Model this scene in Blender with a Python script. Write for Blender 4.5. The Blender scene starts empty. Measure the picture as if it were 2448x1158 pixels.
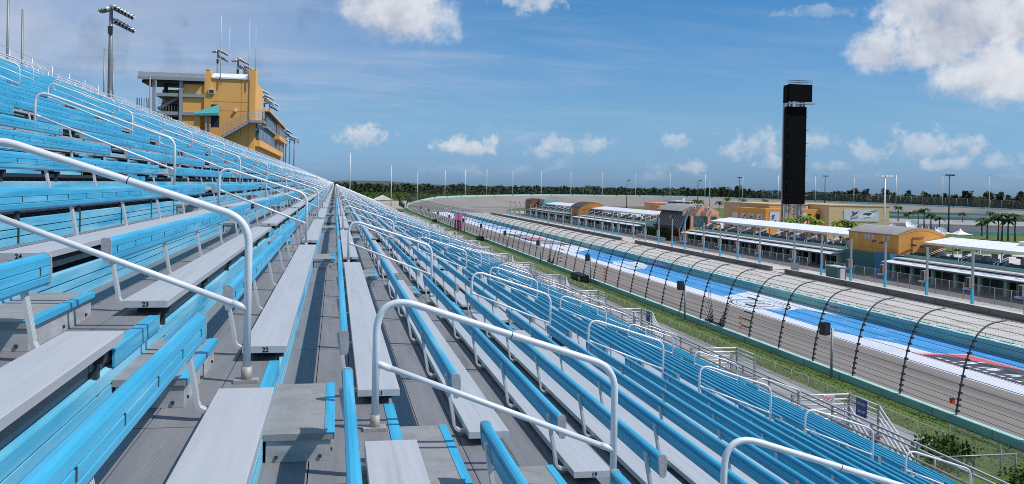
import bpy, math, random
import numpy as np
from mathutils import Matrix, Vector
random.seed(7); rng = np.random.default_rng(7)
SC = bpy.context.scene
COL = SC.collection
H = 16.0                       # eye height over the track plain (z = 0)

# ------------------------------------------------------------------ camera
cam = bpy.data.cameras.new("camera"); camo = bpy.data.objects.new("camera", cam); COL.objects.link(camo)
R = Vector((0.981475, -0.190635, 0.019133)); U = Vector((-0.017795, 0.008728, 0.999804)); F = Vector((0.190764, 0.981622, -0.005174))
camo.matrix_world = Matrix(((R.x, U.x, -F.x, 0), (R.y, U.y, -F.y, 0), (R.z, U.z, -F.z, H), (0, 0, 0, 1)))
cam.sensor_width = 36; cam.lens = 2180.13/2448*36; cam.shift_y = -123.7/2448
cam.clip_start = 0.1; cam.clip_end = 9000
SC.camera = camo
SC.view_settings.view_transform = 'Standard'; SC.view_settings.look = 'None'
SC.view_settings.exposure = 0.0; SC.view_settings.gamma = 1.0; SC.view_settings.use_curve_mapping = False
SC.cycles.max_bounces = 6; SC.cycles.transparent_max_bounces = 12
SC.cycles.diffuse_bounces = 3; SC.cycles.glossy_bounces = 2
SC.cycles.caustics_reflective = False; SC.cycles.caustics_refractive = False
SC.cycles.sample_clamp_indirect = 6; SC.cycles.filter_width = 0.95; SC.cycles.use_denoising = False

# ------------------------------------------------------------------ sun and sky
sv = Vector((0.65, -0.34, 1.0)).normalized()
SUN_EL = math.asin(sv.z); SUN_ROT = math.atan2(sv.x, sv.y)
sun = bpy.data.lights.new("sun", 'SUN'); suno = bpy.data.objects.new("sun", sun); COL.objects.link(suno)
sun.energy = 4.3; sun.angle = math.radians(0.5); sun.color = (1.0, 0.955, 0.89)
suno.rotation_euler = sv.to_track_quat('Z', 'Y').to_euler(); suno.location = (40, -20, 90)

def build_world():
    w = bpy.data.worlds.new("World"); SC.world = w; w.use_nodes = True
    nt = w.node_tree; N = nt.nodes; L = nt.links; N.clear()
    def nd(t, **k):
        n = N.new(t)
        for a, b in k.items(): setattr(n, a, b)
        return n
    def val(s, v):
        if isinstance(v, bpy.types.NodeSocket): L.new(v, s)
        else: s.default_value = v
    def m(op, a, b=0.0, c=0.0, clamp=False):
        n = nd('ShaderNodeMath', operation=op, use_clamp=clamp)
        val(n.inputs[0], a); val(n.inputs[1], b)
        if op in ('MULTIPLY_ADD',): val(n.inputs[2], c)
        return n.outputs[0]
    def vm(op, a, b):
        n = nd('ShaderNodeVectorMath', operation=op); val(n.inputs[0], a); val(n.inputs[1], b)
        return n.outputs['Value'] if op == 'DOT_PRODUCT' else n.outputs[0]
    def smooth(x, lo, hi, a=0.0, b=1.0):
        n = nd('ShaderNodeMapRange', interpolation_type='SMOOTHSTEP'); val(n.inputs[0], x)
        n.inputs[1].default_value = lo; n.inputs[2].default_value = hi; n.inputs[3].default_value = a; n.inputs[4].default_value = b
        return n.outputs[0]
    def mix(f, a, b):
        n = nd('ShaderNodeMix', data_type='RGBA'); val(n.inputs[0], f); val(n.inputs[6], a); val(n.inputs[7], b); return n.outputs[2]
    def noise(vec, scale, detail=6, rough=0.55, dist=0.0):
        n = nd('ShaderNodeTexNoise'); L.new(vec, n.inputs['Vector']); n.inputs['Scale'].default_value = scale
        n.inputs['Detail'].default_value = detail; n.inputs['Roughness'].default_value = rough; n.inputs['Distortion'].default_value = dist
        return n.outputs['Fac']
    tc = nd('ShaderNodeTexCoord'); D = tc.outputs['Generated']
    sep = nd('ShaderNodeSeparateXYZ'); L.new(D, sep.inputs[0])
    sky = nd('ShaderNodeTexSky', sky_type='NISHITA', sun_disc=False)
    sky.sun_elevation = SUN_EL; sky.sun_rotation = SUN_ROT
    sky.altitude = 0; sky.air_density = 1.0; sky.dust_density = 0.6; sky.ozone_density = 2.5
    col = mix(1.0, sky.outputs[0], sky.outputs[0])
    tint = mix(smooth(sep.outputs[2], 0.08, 0.24), mix(smooth(sep.outputs[2], 0.0, 0.09), (0.54, 0.91, 1.75, 1), (0.60, 0.95, 1.34, 1)), (0.37, 0.90, 1.28, 1))
    mu = nd('ShaderNodeMix', data_type='RGBA', blend_type='MULTIPLY'); mu.inputs[0].default_value = 1.0; L.new(col, mu.inputs[6]); L.new(tint, mu.inputs[7]); col = mu.outputs[2]
    # thin high cloud laid on a plane overhead
    zc = m('MAXIMUM', sep.outputs[2], 0.02)
    pl = nd('ShaderNodeCombineXYZ'); L.new(m('DIVIDE', sep.outputs[0], m('ADD', zc, 0.12)), pl.inputs[0]); L.new(m('DIVIDE', sep.outputs[1], m('ADD', zc, 0.12)), pl.inputs[1])
    st = nd('ShaderNodeMapping'); L.new(pl.outputs[0], st.inputs[0]); st.inputs['Scale'].default_value = (0.55, 1.5, 1); st.inputs['Rotation'].default_value = (0, 0, 0.35)
    n1 = noise(st.outputs[0], 1.1, 7, 0.6, 0.4)
    side = smooth(sep.outputs[0], -0.25, 0.42, 1.0, 0.0)
    n1b = noise(st.outputs[0], 3.2, 8, 0.65, 0.6)
    cir = m('MULTIPLY', smooth(m('MULTIPLY_ADD', n1b, 0.45, m('MULTIPLY', n1, 0.75)), 0.52, 0.84), m('MULTIPLY_ADD', side, 0.72, 0.20))
    cir = m('MULTIPLY', cir, smooth(sep.outputs[2], 0.02, 0.10))
    col = mix(cir, col, (5.4, 6.5, 8.2, 1))
    # pale veil to the left, with a slightly darker grey ripple in it
    veil = m('MULTIPLY', smooth(sep.outputs[0], -0.34, 0.26, 1.0, 0.0), smooth(sep.outputs[2], 0.03, 0.16))
    n2 = noise(D, 9.0, 6, 0.6)
    veil = m('MULTIPLY', veil, smooth(n2, 0.24, 0.60, 0.55, 0.95))
    n2b = noise(D, 17.0, 5, 0.6)
    col = mix(veil, col, mix(smooth(n2b, 0.50, 0.64), (4.6, 5.6, 7.7, 1), (3.7, 4.5, 6.2, 1)))
    # heaped clouds
    wn = nd('ShaderNodeTexNoise'); wn.inputs['Scale'].default_value = 14.0; wn.inputs['Detail'].default_value = 5; L.new(D, wn.inputs['Vector'])
    D0 = D; D = vm('ADD', D0, vm('MULTIPLY', vm('SUBTRACT', wn.outputs['Color'], (0.5, 0.5, 0.5)), (0.022, 0.022, 0.014)))
    nz = noise(D, 26.0, 8, 0.62); nzs = noise(D, 62.0, 8, 0.62); nlo = noise(D, 11.0, 5, 0.55); nf = noise(D, 60.0, 6, 0.6)
    nn = m('ADD', m('MULTIPLY', m('SUBTRACT', nz, 0.5), 3.4), m('MULTIPLY', m('SUBTRACT', nf, 0.5), 1.2))
    blobs = BLOBS
    for (x, y, z, ru, rv, s) in blobs:
        c = Vector((x, y, z)); e1 = Vector((y, -x, 0)).normalized(); e2 = e1.cross(c) ; e2 = e2 if e2.z > 0 else -e2
        dc = vm('DOT_PRODUCT', D, tuple(c)); dc = m('MAXIMUM', dc, 0.05)
        u = m('DIVIDE', vm('DOT_PRODUCT', D, tuple(e1/ru)), dc); v = m('DIVIDE', vm('DOT_PRODUCT', D, tuple(e2/rv)), dc)
        vb = m('MAXIMUM', v, m('MULTIPLY', v, -1.45)); d2 = m('ADD', m('MULTIPLY', u, u), m('MULTIPLY', vb, vb))
        d = m('SQRT', d2)
        big = 1 if ru > 0.03 else 0
        small = rv <= 0.026
        nv = m('MULTIPLY', m('SUBTRACT', nzs, 0.5), 5.0) if small else nn
        k = m('SUBTRACT', d, m('MULTIPLY', nv, 0.55 if small else 0.50))
        mask = smooth(k, 0.40, 1.15, s, 0.0)
        lit = smooth(m('MULTIPLY_ADD', nzs, 2.2, m('MULTIPLY', v, 0.55)), 0.55, 1.7) if small else smooth(m('ADD', m('ADD', m('MULTIPLY', nz, 1.5), m('MULTIPLY', nlo, 2.2)), m('ADD', m('MULTIPLY', v, 0.25), m('MULTIPLY', u, 0.25 if x < 0.3 else -0.05))), 1.15, 2.35)
        cc = mix(lit, (4.7, 5.3, 6.6, 1), (9.2, 9.5, 10.1, 1)) if rv > 0.026 else mix(lit, (4.4, 5.8, 7.6, 1), (8.3, 8.8, 9.4, 1))
        col = mix(mask, col, cc)
    lowv = nd('ShaderNodeMapping'); L.new(D0, lowv.inputs[0]); lowv.inputs['Scale'].default_value = (1, 1, 2.4); lowv.inputs['Location'].default_value = (3.1, 0.7, 0)
    n5 = noise(lowv.outputs[0], 17.0, 8, 0.62, 0.3)
    lowm = m('MULTIPLY', smooth(n5, 0.53, 0.72, 0.0, 0.55), m('MULTIPLY', smooth(sep.outputs[2], 0.002, 0.02), smooth(sep.outputs[2], 0.045, 0.085, 1.0, 0.0)))
    lowm = m('MULTIPLY', lowm, smooth(sep.outputs[0], 0.02, 0.3, 0.25, 1.0))
    col = mix(lowm, col, (5.9, 7.0, 8.4, 1))
    bg = nd('ShaderNodeBackground'); L.new(col, bg.inputs[0]); bg.inputs[1].default_value = 0.085
    out = nd('ShaderNodeOutputWorld'); L.new(bg.outputs[0], out.inputs[0])
BLOBS = [(0.6034,0.7804,0.1636,0.1055,0.0505,1.0),(0.6284,0.77,0.111,0.0688,0.0413,1.0),(0.5794,0.8027,0.1414,0.055,0.0367,0.9),(0.5352,0.8328,0.1415,0.0321,0.0344,0.9),(0.5564,0.8106,0.1827,0.0413,0.0275,0.9),(0.0713,0.9813,0.1786,0.0505,0.0482,0.95),(0.0401,0.9817,0.1859,0.0367,0.0321,0.7),(0.2033,0.9585,0.1997,0.039,0.0229,0.9),(0.0277,0.9984,0.0493,0.0321,0.0156,0.8),(0.145,0.9886,0.0412,0.0344,0.0138,0.85),(0.1157,0.9925,0.0392,0.0183,0.0083,0.6),(0.2415,0.9694,0.0431,0.0206,0.0119,0.6),(0.2723,0.9612,0.0445,0.0229,0.0128,0.55),(0.224,0.974,0.0355,0.0183,0.0092,0.5),(0.3618,0.931,0.048,0.0183,0.011,0.55),(0.379,0.9251,0.0235,0.0183,0.0101,0.5),(0.4339,0.8999,0.0443,0.0321,0.0193,0.55),(0.4536,0.8908,0.0269,0.0183,0.0092,0.5),(0.488,0.8716,0.0469,0.0275,0.0119,0.45),(0.5318,0.8459,0.0407,0.0183,0.0119,0.5),(0.5769,0.8154,0.0471,0.0367,0.0183,0.6),(0.607,0.7933,0.0471,0.0183,0.0128,0.55),(0.5929,0.8048,0.0285,0.0275,0.0092,0.45),(0.6304,0.7757,0.0308,0.0183,0.0101,0.4),(0.4813,0.857,0.1838,0.0321,0.0083,0.35),(0.5048,0.8629,0.0254,0.0229,0.0064,0.4),(-0.2867,0.9492,0.1295,0.1009,0.0367,0.2)]
build_world()

# ------------------------------------------------------------------ materials
MATS = {}
def mat(name, col, rough=0.6, metal=0.0, col2=None, scale=4.0, stretch=(1, 1, 1), lo=0.35, hi=0.65, bump=0.0, bscale=40.0, spec=0.5, third=None, rib=0.0):
    if name in MATS: return MATS[name]
    m = bpy.data.materials.new(name); m.use_nodes = True; MATS[name] = m
    nt = m.node_tree; N = nt.nodes; L = nt.links; b = N['Principled BSDF']
    b.inputs['Roughness'].default_value = rough; b.inputs['Metallic'].default_value = metal
    b.inputs['Specular IOR Level'].default_value = spec
    b.inputs['Base Color'].default_value = (*col, 1)
    if col2 or bump:
        tc = N.new('ShaderNodeTexCoord'); mp = N.new('ShaderNodeMapping'); mp.inputs['Scale'].default_value = stretch
        L.new(tc.outputs['Object'], mp.inputs[0])
        oi = N.new('ShaderNodeObjectInfo'); ad = N.new('ShaderNodeVectorMath'); ad.operation = 'ADD'; mu = N.new('ShaderNodeMath'); mu.operation = 'MULTIPLY'; mu.inputs[1].default_value = 37.0
        L.new(oi.outputs['Random'], mu.inputs[0]); L.new(mp.outputs[0], ad.inputs[0]); L.new(mu.outputs[0], ad.inputs[1])
    if col2:
        n = N.new('ShaderNodeTexNoise'); n.inputs['Scale'].default_value = scale; n.inputs['Detail'].default_value = 6; n.inputs['Roughness'].default_value = 0.6
        L.new(ad.outputs[0], n.inputs['Vector'])
        r = N.new('ShaderNodeMapRange'); r.inputs[1].default_value = lo; r.inputs[2].default_value = hi; L.new(n.outputs['Fac'], r.inputs[0])
        x = N.new('ShaderNodeMix'); x.data_type = 'RGBA'; L.new(r.outputs[0], x.inputs[0]); x.inputs[6].default_value = (*col, 1); x.inputs[7].default_value = (*col2, 1)
        o = x.outputs[2]
        if third:                                     # (colour, scale, lo, hi)
            n3 = N.new('ShaderNodeTexNoise'); n3.inputs['Scale'].default_value = third[1]; n3.inputs['Detail'].default_value = 5; L.new(ad.outputs[0], n3.inputs['Vector'])
            r3 = N.new('ShaderNodeMapRange'); r3.inputs[1].default_value = third[2]; r3.inputs[2].default_value = third[3]; L.new(n3.outputs['Fac'], r3.inputs[0])
            x3 = N.new('ShaderNodeMix'); x3.data_type = 'RGBA'; L.new(r3.outputs[0], x3.inputs[0]); L.new(o, x3.inputs[6]); x3.inputs[7].default_value = (*third[0], 1); o = x3.outputs[2]
        if rib:                                       # fine extruded ribs along the plank
            sx = N.new('ShaderNodeSeparateXYZ'); L.new(tc.outputs['Object'], sx.inputs[0])
            a1 = N.new('ShaderNodeMath'); a1.operation = 'MULTIPLY'; a1.inputs[1].default_value = 2*math.pi/rib; L.new(sx.outputs[0], a1.inputs[0])
            a2 = N.new('ShaderNodeMath'); a2.operation = 'SINE'; L.new(a1.outputs[0], a2.inputs[0])
            a3 = N.new('ShaderNodeMapRange'); a3.inputs[1].default_value = .45; a3.inputs[2].default_value = 1.0; a3.inputs[3].default_value = 0.0; a3.inputs[4].default_value = .17; L.new(a2.outputs[0], a3.inputs[0])
            x4 = N.new('ShaderNodeMix'); x4.data_type = 'RGBA'; L.new(a3.outputs[0], x4.inputs[0]); L.new(o, x4.inputs[6]); x4.inputs[7].default_value = (.06,.06,.062,1); o = x4.outputs[2]
        L.new(o, b.inputs['Base Color'])
    if bump:
        n2 = N.new('ShaderNodeTexNoise'); n2.inputs['Scale'].default_value = bscale; n2.inputs['Detail'].default_value = 3; L.new(ad.outputs[0], n2.inputs['Vector'])
        bp = N.new('ShaderNodeBump'); bp.inputs['Strength'].default_value = bump; bp.inputs['Distance'].default_value = 0.02; L.new(n2.outputs['Fac'], bp.inputs['Height']); L.new(bp.outputs[0], b.inputs['Normal'])
    return m

def mesh_mat(name, col, pitch, wire, rough=0.5):
    """woven wire: opaque strands of a diamond grid, open between them"""
    if name in MATS: return MATS[name]
    m = bpy.data.materials.new(name); m.use_nodes = True; MATS[name] = m
    nt = m.node_tree; N = nt.nodes; L = nt.links; b = N['Principled BSDF']; b.inputs['Base Color'].default_value = (*col, 1); b.inputs['Roughness'].default_value = rough
    uv = N.new('ShaderNodeUVMap'); sp = N.new('ShaderNodeSeparateXYZ'); L.new(uv.outputs[0], sp.inputs[0])
    def mm(op, a, c):
        n = N.new('ShaderNodeMath'); n.operation = op
        for i, v in enumerate((a, c)):
            if isinstance(v, bpy.types.NodeSocket): L.new(v, n.inputs[i])
            else: n.inputs[i].default_value = v
        return n.outputs[0]
    outs = []
    for sgn in (1, -1):
        t = mm('MULTIPLY', mm('ADD', sp.outputs[0], mm('MULTIPLY', sp.outputs[1], sgn)), 1/pitch)
        fr = mm('FRACT', mm('ADD', t, 1000.0), 0)
        outs.append(mm('LESS_THAN', fr, wire/pitch))
    a = mm('MAXIMUM', outs[0], outs[1])
    L.new(a, b.inputs['Alpha'])
    return m

# ------------------------------------------------------------------ mesh building
class MB:
    def __init__(s): s.v = []; s.f = []; s.m = []; s.sm = []
    def add(s, vs, fs, mi=0, sm=False):
        o = len(s.v); s.v += [tuple(p) for p in vs]
        for f in fs: s.f.append(tuple(i+o for i in f)); s.m.append(mi); s.sm.append(sm)
        return s
    def box(s, x0, x1, y0, y1, z0, z1, mi=0):
        return s.add([(x0,y0,z0),(x1,y0,z0),(x1,y1,z0),(x0,y1,z0),(x0,y0,z1),(x1,y0,z1),(x1,y1,z1),(x0,y1,z1)],
                     [(0,3,2,1),(4,5,6,7),(0,1,5,4),(1,2,6,5),(2,3,7,6),(3,0,4,7)], mi)
    def bar(s, a, b, w, h, mi=0, up=(0,0,1)):
        a = Vector(a); b = Vector(b); d = (b-a).normalized(); up = Vector(up)
        if abs(d.dot(up)) > .99: up = Vector((1,0,0))
        x = d.cross(up).normalized()*w/2; y = x.cross(d).normalized()*h/2
        vs = [a-x-y, a+x-y, a+x+y, a-x+y, b-x-y, b+x-y, b+x+y, b-x+y]
        return s.add(vs, [(0,1,2,3),(7,6,5,4),(0,4,5,1),(1,5,6,2),(2,6,7,3),(3,7,4,0)], mi)
    def tube(s, pts, r, n=8, mi=0, cap=True):
        pts = [Vector(p) for p in pts]; rs = r if isinstance(r, (list, tuple)) else [r]*len(pts)
        vs = []; fs = []; ref = None
        for i, p in enumerate(pts):
            d = (pts[min(i+1, len(pts)-1)]-pts[max(i-1, 0)]).normalized()
            if ref is None: ref = Vector((0,1,0)) if abs(d.y) < .9 else Vector((1,0,0))
            x = (ref-d*ref.dot(d)).normalized(); y = d.cross(x); ref = x
            for k in range(n):
                a = 2*math.pi*k/n; vs.append(p+x*math.cos(a)*rs[i]+y*math.sin(a)*rs[i])
        for i in range(len(pts)-1):
            for k in range(n):
                k2 = (k+1) % n; fs.append((i*n+k, i*n+k2, (i+1)*n+k2, (i+1)*n+k))
        s.add(vs, fs, mi, n > 4)
        if cap:
            o = len(s.v)-len(vs); s.f.append(tuple(o+k for k in reversed(range(n)))); s.m.append(mi); s.sm.append(False)
            e = len(s.v)-n; s.f.append(tuple(e+k for k in range(n))); s.m.append(mi); s.sm.append(False)
        return s
    def ext(s, prof, y0, y1, mi=0, capm=None, axis='y', closed=True):
        """extrude a profile of (x, z) along y"""
        n = len(prof); P = (lambda a, b, t: (a, t, b)) if axis == 'y' else (lambda a, b, t: (t, a, b))
        vs = [P(a, b, y0) for a, b in prof]+[P(a, b, y1) for a, b in prof]
        fs = [(i, (i+1) % n, n+(i+1) % n, n+i) for i in range(n if closed else n-1)]
        s.add(vs, fs, mi)
        if closed:
            s.add(vs[:n], [tuple(reversed(range(n)))], mi if capm is None else capm); s.add(vs[n:], [tuple(range(n))], mi if capm is None else capm)
        return s
    def quad(s, a, b, c, d, mi=0): return s.add([a, b, c, d], [(0,1,2,3)], mi)
    def poly(s, pts, mi=0): return s.add(pts, [tuple(range(len(pts)))], mi)
    def mesh(s, name, mats):
        me = bpy.data.meshes.new(name); me.from_pydata(s.v, [], s.f)
        for m_ in (mats if isinstance(mats, (list, tuple)) else [mats]): me.materials.append(m_)
        me.polygons.foreach_set('material_index', s.m); me.polygons.foreach_set('use_smooth', s.sm); me.update()
        return me
def place(name, me, parent=None, loc=(0,0,0), rz=0.0, label=None, cat=None, group=None, kind=None):
    o = bpy.data.objects.new(name, me); COL.objects.link(o); o.parent = parent; o.location = loc
    if rz: o.rotation_euler = (0, 0, rz)
    if label: o['label'] = label
    if cat: o['category'] = cat
    if group: o['group'] = group
    if kind: o['kind'] = kind
    return o
def thing(name, label, cat, loc=(0,0,0), rz=0.0, group=None): return place(name, None, None, loc, rz, label, cat, group)
def part(name, mb, mats, parent, loc=(0,0,0), kind=None, label=None): return place(name, mb.mesh(name, mats), parent, loc, 0, label, None, None, kind)
def struct(name, mb, mats, loc=(0,0,0)): return place(name, mb.mesh(name, mats), None, loc, kind='structure')
def grid_uv(me, uvs):
    l = me.uv_layers.new(name='UVMap'); l.data.foreach_set('uv', np.array(uvs, dtype=np.float32).ravel())
def text_mesh(txt, size, m, align='CENTER', ext=0.0, shear=0.0, bold=0.0):
    cu = bpy.data.curves.new('text', 'FONT'); cu.body = txt; cu.size = size; cu.align_x = align; cu.align_y = 'CENTER'; cu.extrude = ext; cu.shear = shear; cu.offset = bold
    cu.resolution_u = 2
    t = bpy.data.objects.new('text', cu); COL.objects.link(t)
    dg = bpy.context.evaluated_depsgraph_get(); dg.update()
    me = bpy.data.meshes.new_from_object(t.evaluated_get(dg)); bpy.data.objects.remove(t); bpy.data.curves.remove(cu)
    me.materials.clear(); me.materials.append(m); return me
ORD = ['nearest', 'second', 'third', 'fourth', 'fifth', 'sixth', 'seventh', 'eighth', 'ninth', 'tenth', 'eleventh', 'twelfth', 'thirteenth', 'fourteenth', 'fifteenth', 'sixteenth', 'seventeenth', 'eighteenth', 'nineteenth', 'twentieth']
TENS = ['', '', 'twenty', 'thirty', 'forty', 'fifty']
def ordn(i):
    if i < 20: return ORD[i]
    n = i+1; t, u = divmod(n, 10)
    return ({2: 'twentieth', 3: 'thirtieth', 4: 'fortieth', 5: 'fiftieth'}[t] if u == 0 else TENS[t]+'-'+['', 'first', 'second', 'third', 'fourth', 'fifth', 'sixth', 'seventh', 'eighth', 'ninth'][u])

# colours
M_ALU = mat('seat_aluminium', (.42,.435,.46), .48, .1, (.475,.49,.51), 2.0, (8,.3,8), bump=.04, bscale=60, third=((.355,.37,.395), 1.1, .60, .85))
M_TREAD = mat('tread_aluminium', (.19,.193,.203), .55, .15, (.25,.253,.262), 2.2, (5,.4,3), .32, .68, .3, 120, third=((.115,.11,.108), 1.6, .62, .82), rib=.016)
M_STEP = mat('step_aluminium', (.26,.257,.252), .55, .15, (.34,.335,.33), 3.0, (2,2,2), third=((.20,.19,.18), 3, .6, .8), rib=.014)
M_STEPS = mat('step_side', (.34,.34,.345), .6, .1, (.48,.48,.49), 5.0, (1,1,3), third=((.2,.19,.18), 4, .58, .8))
M_BLUE = mat('blue_paint', (.021,.31,.515), .45, 0, (.06,.42,.64), 1.8, (9,.4,9), third=((.22,.54,.68), 1.3, .58, .80))
M_RISE = mat('riser_blue', (.10,.46,.68), .5, 0, (.27,.60,.77), 1.3, (3,.5,6), third=((.04,.38,.62), .8, .54, .66))
M_WHITE = mat('rail_aluminium', (.76,.77,.79), .36, .15, (.67,.68,.71), 3.0, (1,1,1))
M_BRK = mat('bracket_aluminium', (.58,.59,.60), .42, .2)
M_DARK = mat('dark_steel', (.035,.037,.04), .6)
M_POSTF = mat('fence_post_steel', (.085,.09,.10), .5, .2)
M_BLACK = mat('black', (.006,.006,.007), .45)
M_CAP = mat('end_cap_grey', (.30,.30,.32), .6, .1, (.40,.40,.41), 30)
M_FLANGE = mat('flange_steel', (.30,.27,.24), .6, .2, (.42,.40,.38), 20)
M_GREY = mat('galvanised_grey', (.33,.34,.35), .5, .3)
M_LGREY = mat('light_grey', (.52,.53,.54), .6)
M_CONC = mat('concrete', (.46,.43,.40), .85, 0, (.56,.53,.49), .25, (1,.3,1), third=((.36,.33,.30), .5, .58, .72), bump=.1, bscale=3)
M_WPNT = mat('white_paint', (.78,.78,.77), .55, 0, (.68,.69,.70), .8)

def words(n):
    if n < 20: return ['', 'one', 'two', 'three', 'four', 'five', 'six', 'seven', 'eight', 'nine', 'ten', 'eleven', 'twelve', 'thirteen', 'fourteen', 'fifteen', 'sixteen', 'seventeen', 'eighteen', 'nineteen'][n]
    t, u = divmod(n, 10); return TENS[t]+('-'+words(u) if u else '')
M_PAVE = mat('concourse_paving', (.21,.205,.20), .85, 0, (.30,.29,.28), .5, (1,.3,1), third=((.14,.135,.13), .8, .58, .75))
# ------------------------------------------------------------------ grandstand
RUN, RISE = .762, .30841
NROW = 48; BL = 10.06; AW = 1.24; PER = BL+AW; Y0 = 6.26; NBLK = 36; YEND = Y0+NBLK*PER; YST = -8.0
def SX(r): return .4658+RUN*(21-r)
def SZ(r): return H-1.409-RISE*(21-r)
def TZ(r): return SZ(r)-.41
def XR(r): return SX(r)-.07
stand = thing('grandstand', 'long aluminium grandstand with blue risers and bench rows stepping down to the track', 'grandstand', (0, 0, 0))

# treads: three long planks a row, open joints between them
PW = (RUN-.006)/3
near_rows = (20, 21, 22, 23, 24)
def plank_strip(mb, r, y0, y1, mi=0):
    xb = XR(r)+.003
    for k in range(3): mb.box(xb+k*PW+.003, xb+(k+1)*PW-.003, y0, y1, TZ(r)-.04, TZ(r), mi)
PLK = 1.88; YSPLIT = 33.0
pk = MB(); pk.box(0, PW-.006, 0, PLK-.012, -.04, 0); pkm = pk.mesh('tread_plank', M_TREAD)
pk = MB(); pk.box(0, PW-.006, 0, PLK-.012, -.04, 0)
M_GAP = mat('joint_shadow_gap', (.02,.02,.02), .9)
for r in range(1, NROW+2):
    mb = MB()
    if r in near_rows:
        plank_strip(mb, r, YSPLIT, YEND)
        ys = np.arange(-1.0, YSPLIT-.1, PLK)
        for y in ys:
            for k in range(3):
                if r in (20, 24) and y > 24: mb.box(XR(r)+.006+k*PW, XR(r)+k*PW+PW, y, y+PLK-.012, TZ(r)-.04, TZ(r)); continue
                o = place('tread_plank', pkm, stand, (XR(r)+.006+k*PW, y, TZ(r)))
        mb.box(XR(r)-.02, XR(r-1)-.03, YST, YSPLIT, TZ(r)-.10, TZ(r)-.06)
        plank_strip(mb, r, YST, -1.02)
    elif r == NROW+1:
        mb.box(XR(r)-2.2, XR(r-1), YST, YEND, TZ(r)-.08, TZ(r))
    else:
        plank_strip(mb, r, YST, YEND)
    part('tread', mb, M_TREAD, stand)
    if r > 1:
        # riser in front of tread r : ribbed blue sheet
        x = XR(r-1); z0 = TZ(r-1); z1 = TZ(r)-.042
        z1 -= .045; h = z1-z0; pr = [(x+.012, z0+.002)]
        for a, b in ((.0, .30), (.34, .60), (.64, .97)):
            pr += [(x+.012, z0+h*a+.002), (x+.012, z0+h*b), (x-.012, z0+h*(b+.012)), (x-.012, z0+h*(b+.03))]
        pr += [(x-.02, z1), (x-.04, z1), (x-.04, z0+.002)]
        part('riser', MB().ext(pr, YST, YEND), M_RISE, stand)
# front fascia, columns and rear wall below
mb = MB(); mb.box(XR(0)-.1, XR(0)+.75, YST, YEND, TZ(1)-.34, TZ(1)-.30); part('front_walkway', mb, M_TREAD, stand)
mb = MB(); mb.box(XR(0)+.70, XR(0)+.80, YST, YEND, TZ(1)-.75, TZ(1)-.345); part('fascia', mb, M_STEPS, stand)
part('rear_wall', MB().box(3, 3.3, YST, YEND, 0, 8.0), M_DARK, stand)
cm = MB().box(-.15, .15, -.15, .15, 0, TZ(1)-.76).mesh('column', M_GREY)
for k in range(34): place('column', cm, stand, (15.6, 2+k*11.3, 0))
part('side_panel', MB().ext([(XR(0)+.8, TZ(1)-.8), (XR(NROW)-2.2, TZ(NROW+1)-1.2), (XR(NROW)-2.2, 0), (XR(0)+.8, 0)], YEND, YEND+.2), M_GREY, stand)
part('back_panel', MB().box(XR(NROW+1)-2.3, XR(NROW+1)-2.2, YST, YEND, 0, TZ(NROW+1)-.09), M_GREY, stand)

# aisle steps : a box half a riser high, blue edge on its front lip
def aisleY(a): return 5.02+a*PER
st_side = MB(); st_side.box(.015, .355, .01, AW-.01, 0, .118)
for y_ in (.12, .62, 1.10): st_side.box(.355, .366, y_-.008, y_+.008, .024, .040, 1)
for x_ in (.07, .30): st_side.box(x_-.008, x_+.008, .002, .01, .02, .036, 1)
sm1 = st_side.mesh('aisle_step', [M_STEPS, M_DARK])
t_ = MB(); t_.box(-.0, .372, 0, AW, .118, .154); sm2 = t_.mesh('step_lid', M_STEP)
n_ = MB(); n_.box(.322, .376, -.003, AW+.003, .1545, .158); n_.box(.3722, .3765, -.003, AW+.003, .125, .1545); sm3 = n_.mesh('step_edge', M_BLUE)
e_ = MB(); e_.box(RUN-.055, RUN+.012, .0, AW, .001, .005); e_.box(RUN+.0, RUN+.012, 0, AW, -.085, .0005); sm4 = e_.mesh('tread_edge', M_BLUE)
st_list = []
for a in range(0, 36):
    for r in range(1, NROW+1):
        y = aisleY(a); st_list.append((math.hypot(y+.6, XR(r), TZ(r)-H), a, r))
st_list.sort()
far = MB()
for i, (d, a, r) in enumerate(st_list):
    if i < 200:
        s = place('aisle_step', sm1, stand, (XR(r)+.013, aisleY(a), TZ(r)+.001))
        place('step_lid', sm2, s); place('step_edge', sm3, s); place('tread_edge', sm4, s)
    else:
        x = XR(r); y = aisleY(a); far.box(x+.013, x+.38, y, y+AW, TZ(r), TZ(r)+.154, 0)
part('aisle_steps', far, M_STEP, stand, kind='stuff')

# ------------------------------------------------------------------ benches
seat = MB().ext([(-.285,-.045), (-.285,-.003), (-.282,0), (-.143,.0), (-.142,-.0012), (-.141,0), (-.004,0), (0,-.004), (0,-.045)], 0, BL)
back_prof = [(-.372,.240), (-.357,.258), (-.354,.288), (-.359,.293), (-.3535,.298), (-.3535,.335), (-.359,.34), (-.354,.345), (-.356,.382), (-.364,.397), (-.378,.403), (-.396,.402), (-.408,.394), (-.410,.376), (-.396,.372), (-.394,.352), (-.408,.346), (-.402,.29), (-.390,.246)]
bk = MB().ext(back_prof, .02, BL-.02)
cap_prof = [(x*1.0+(.004 if x > -.38 else -.004), z+(.004 if z > .33 else -.004)) for x, z in back_prof if (x, z) not in ((-.359,.293), (-.359,.34), (-.396,.372), (-.394,.352))]
cp = MB().ext(cap_prof, 0, .02)
tk = MB()
for k in range(18): tk.box(-.3555, -.3515, .19+.57*k-.007, .19+.57*k+.007, .303, .342)
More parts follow.
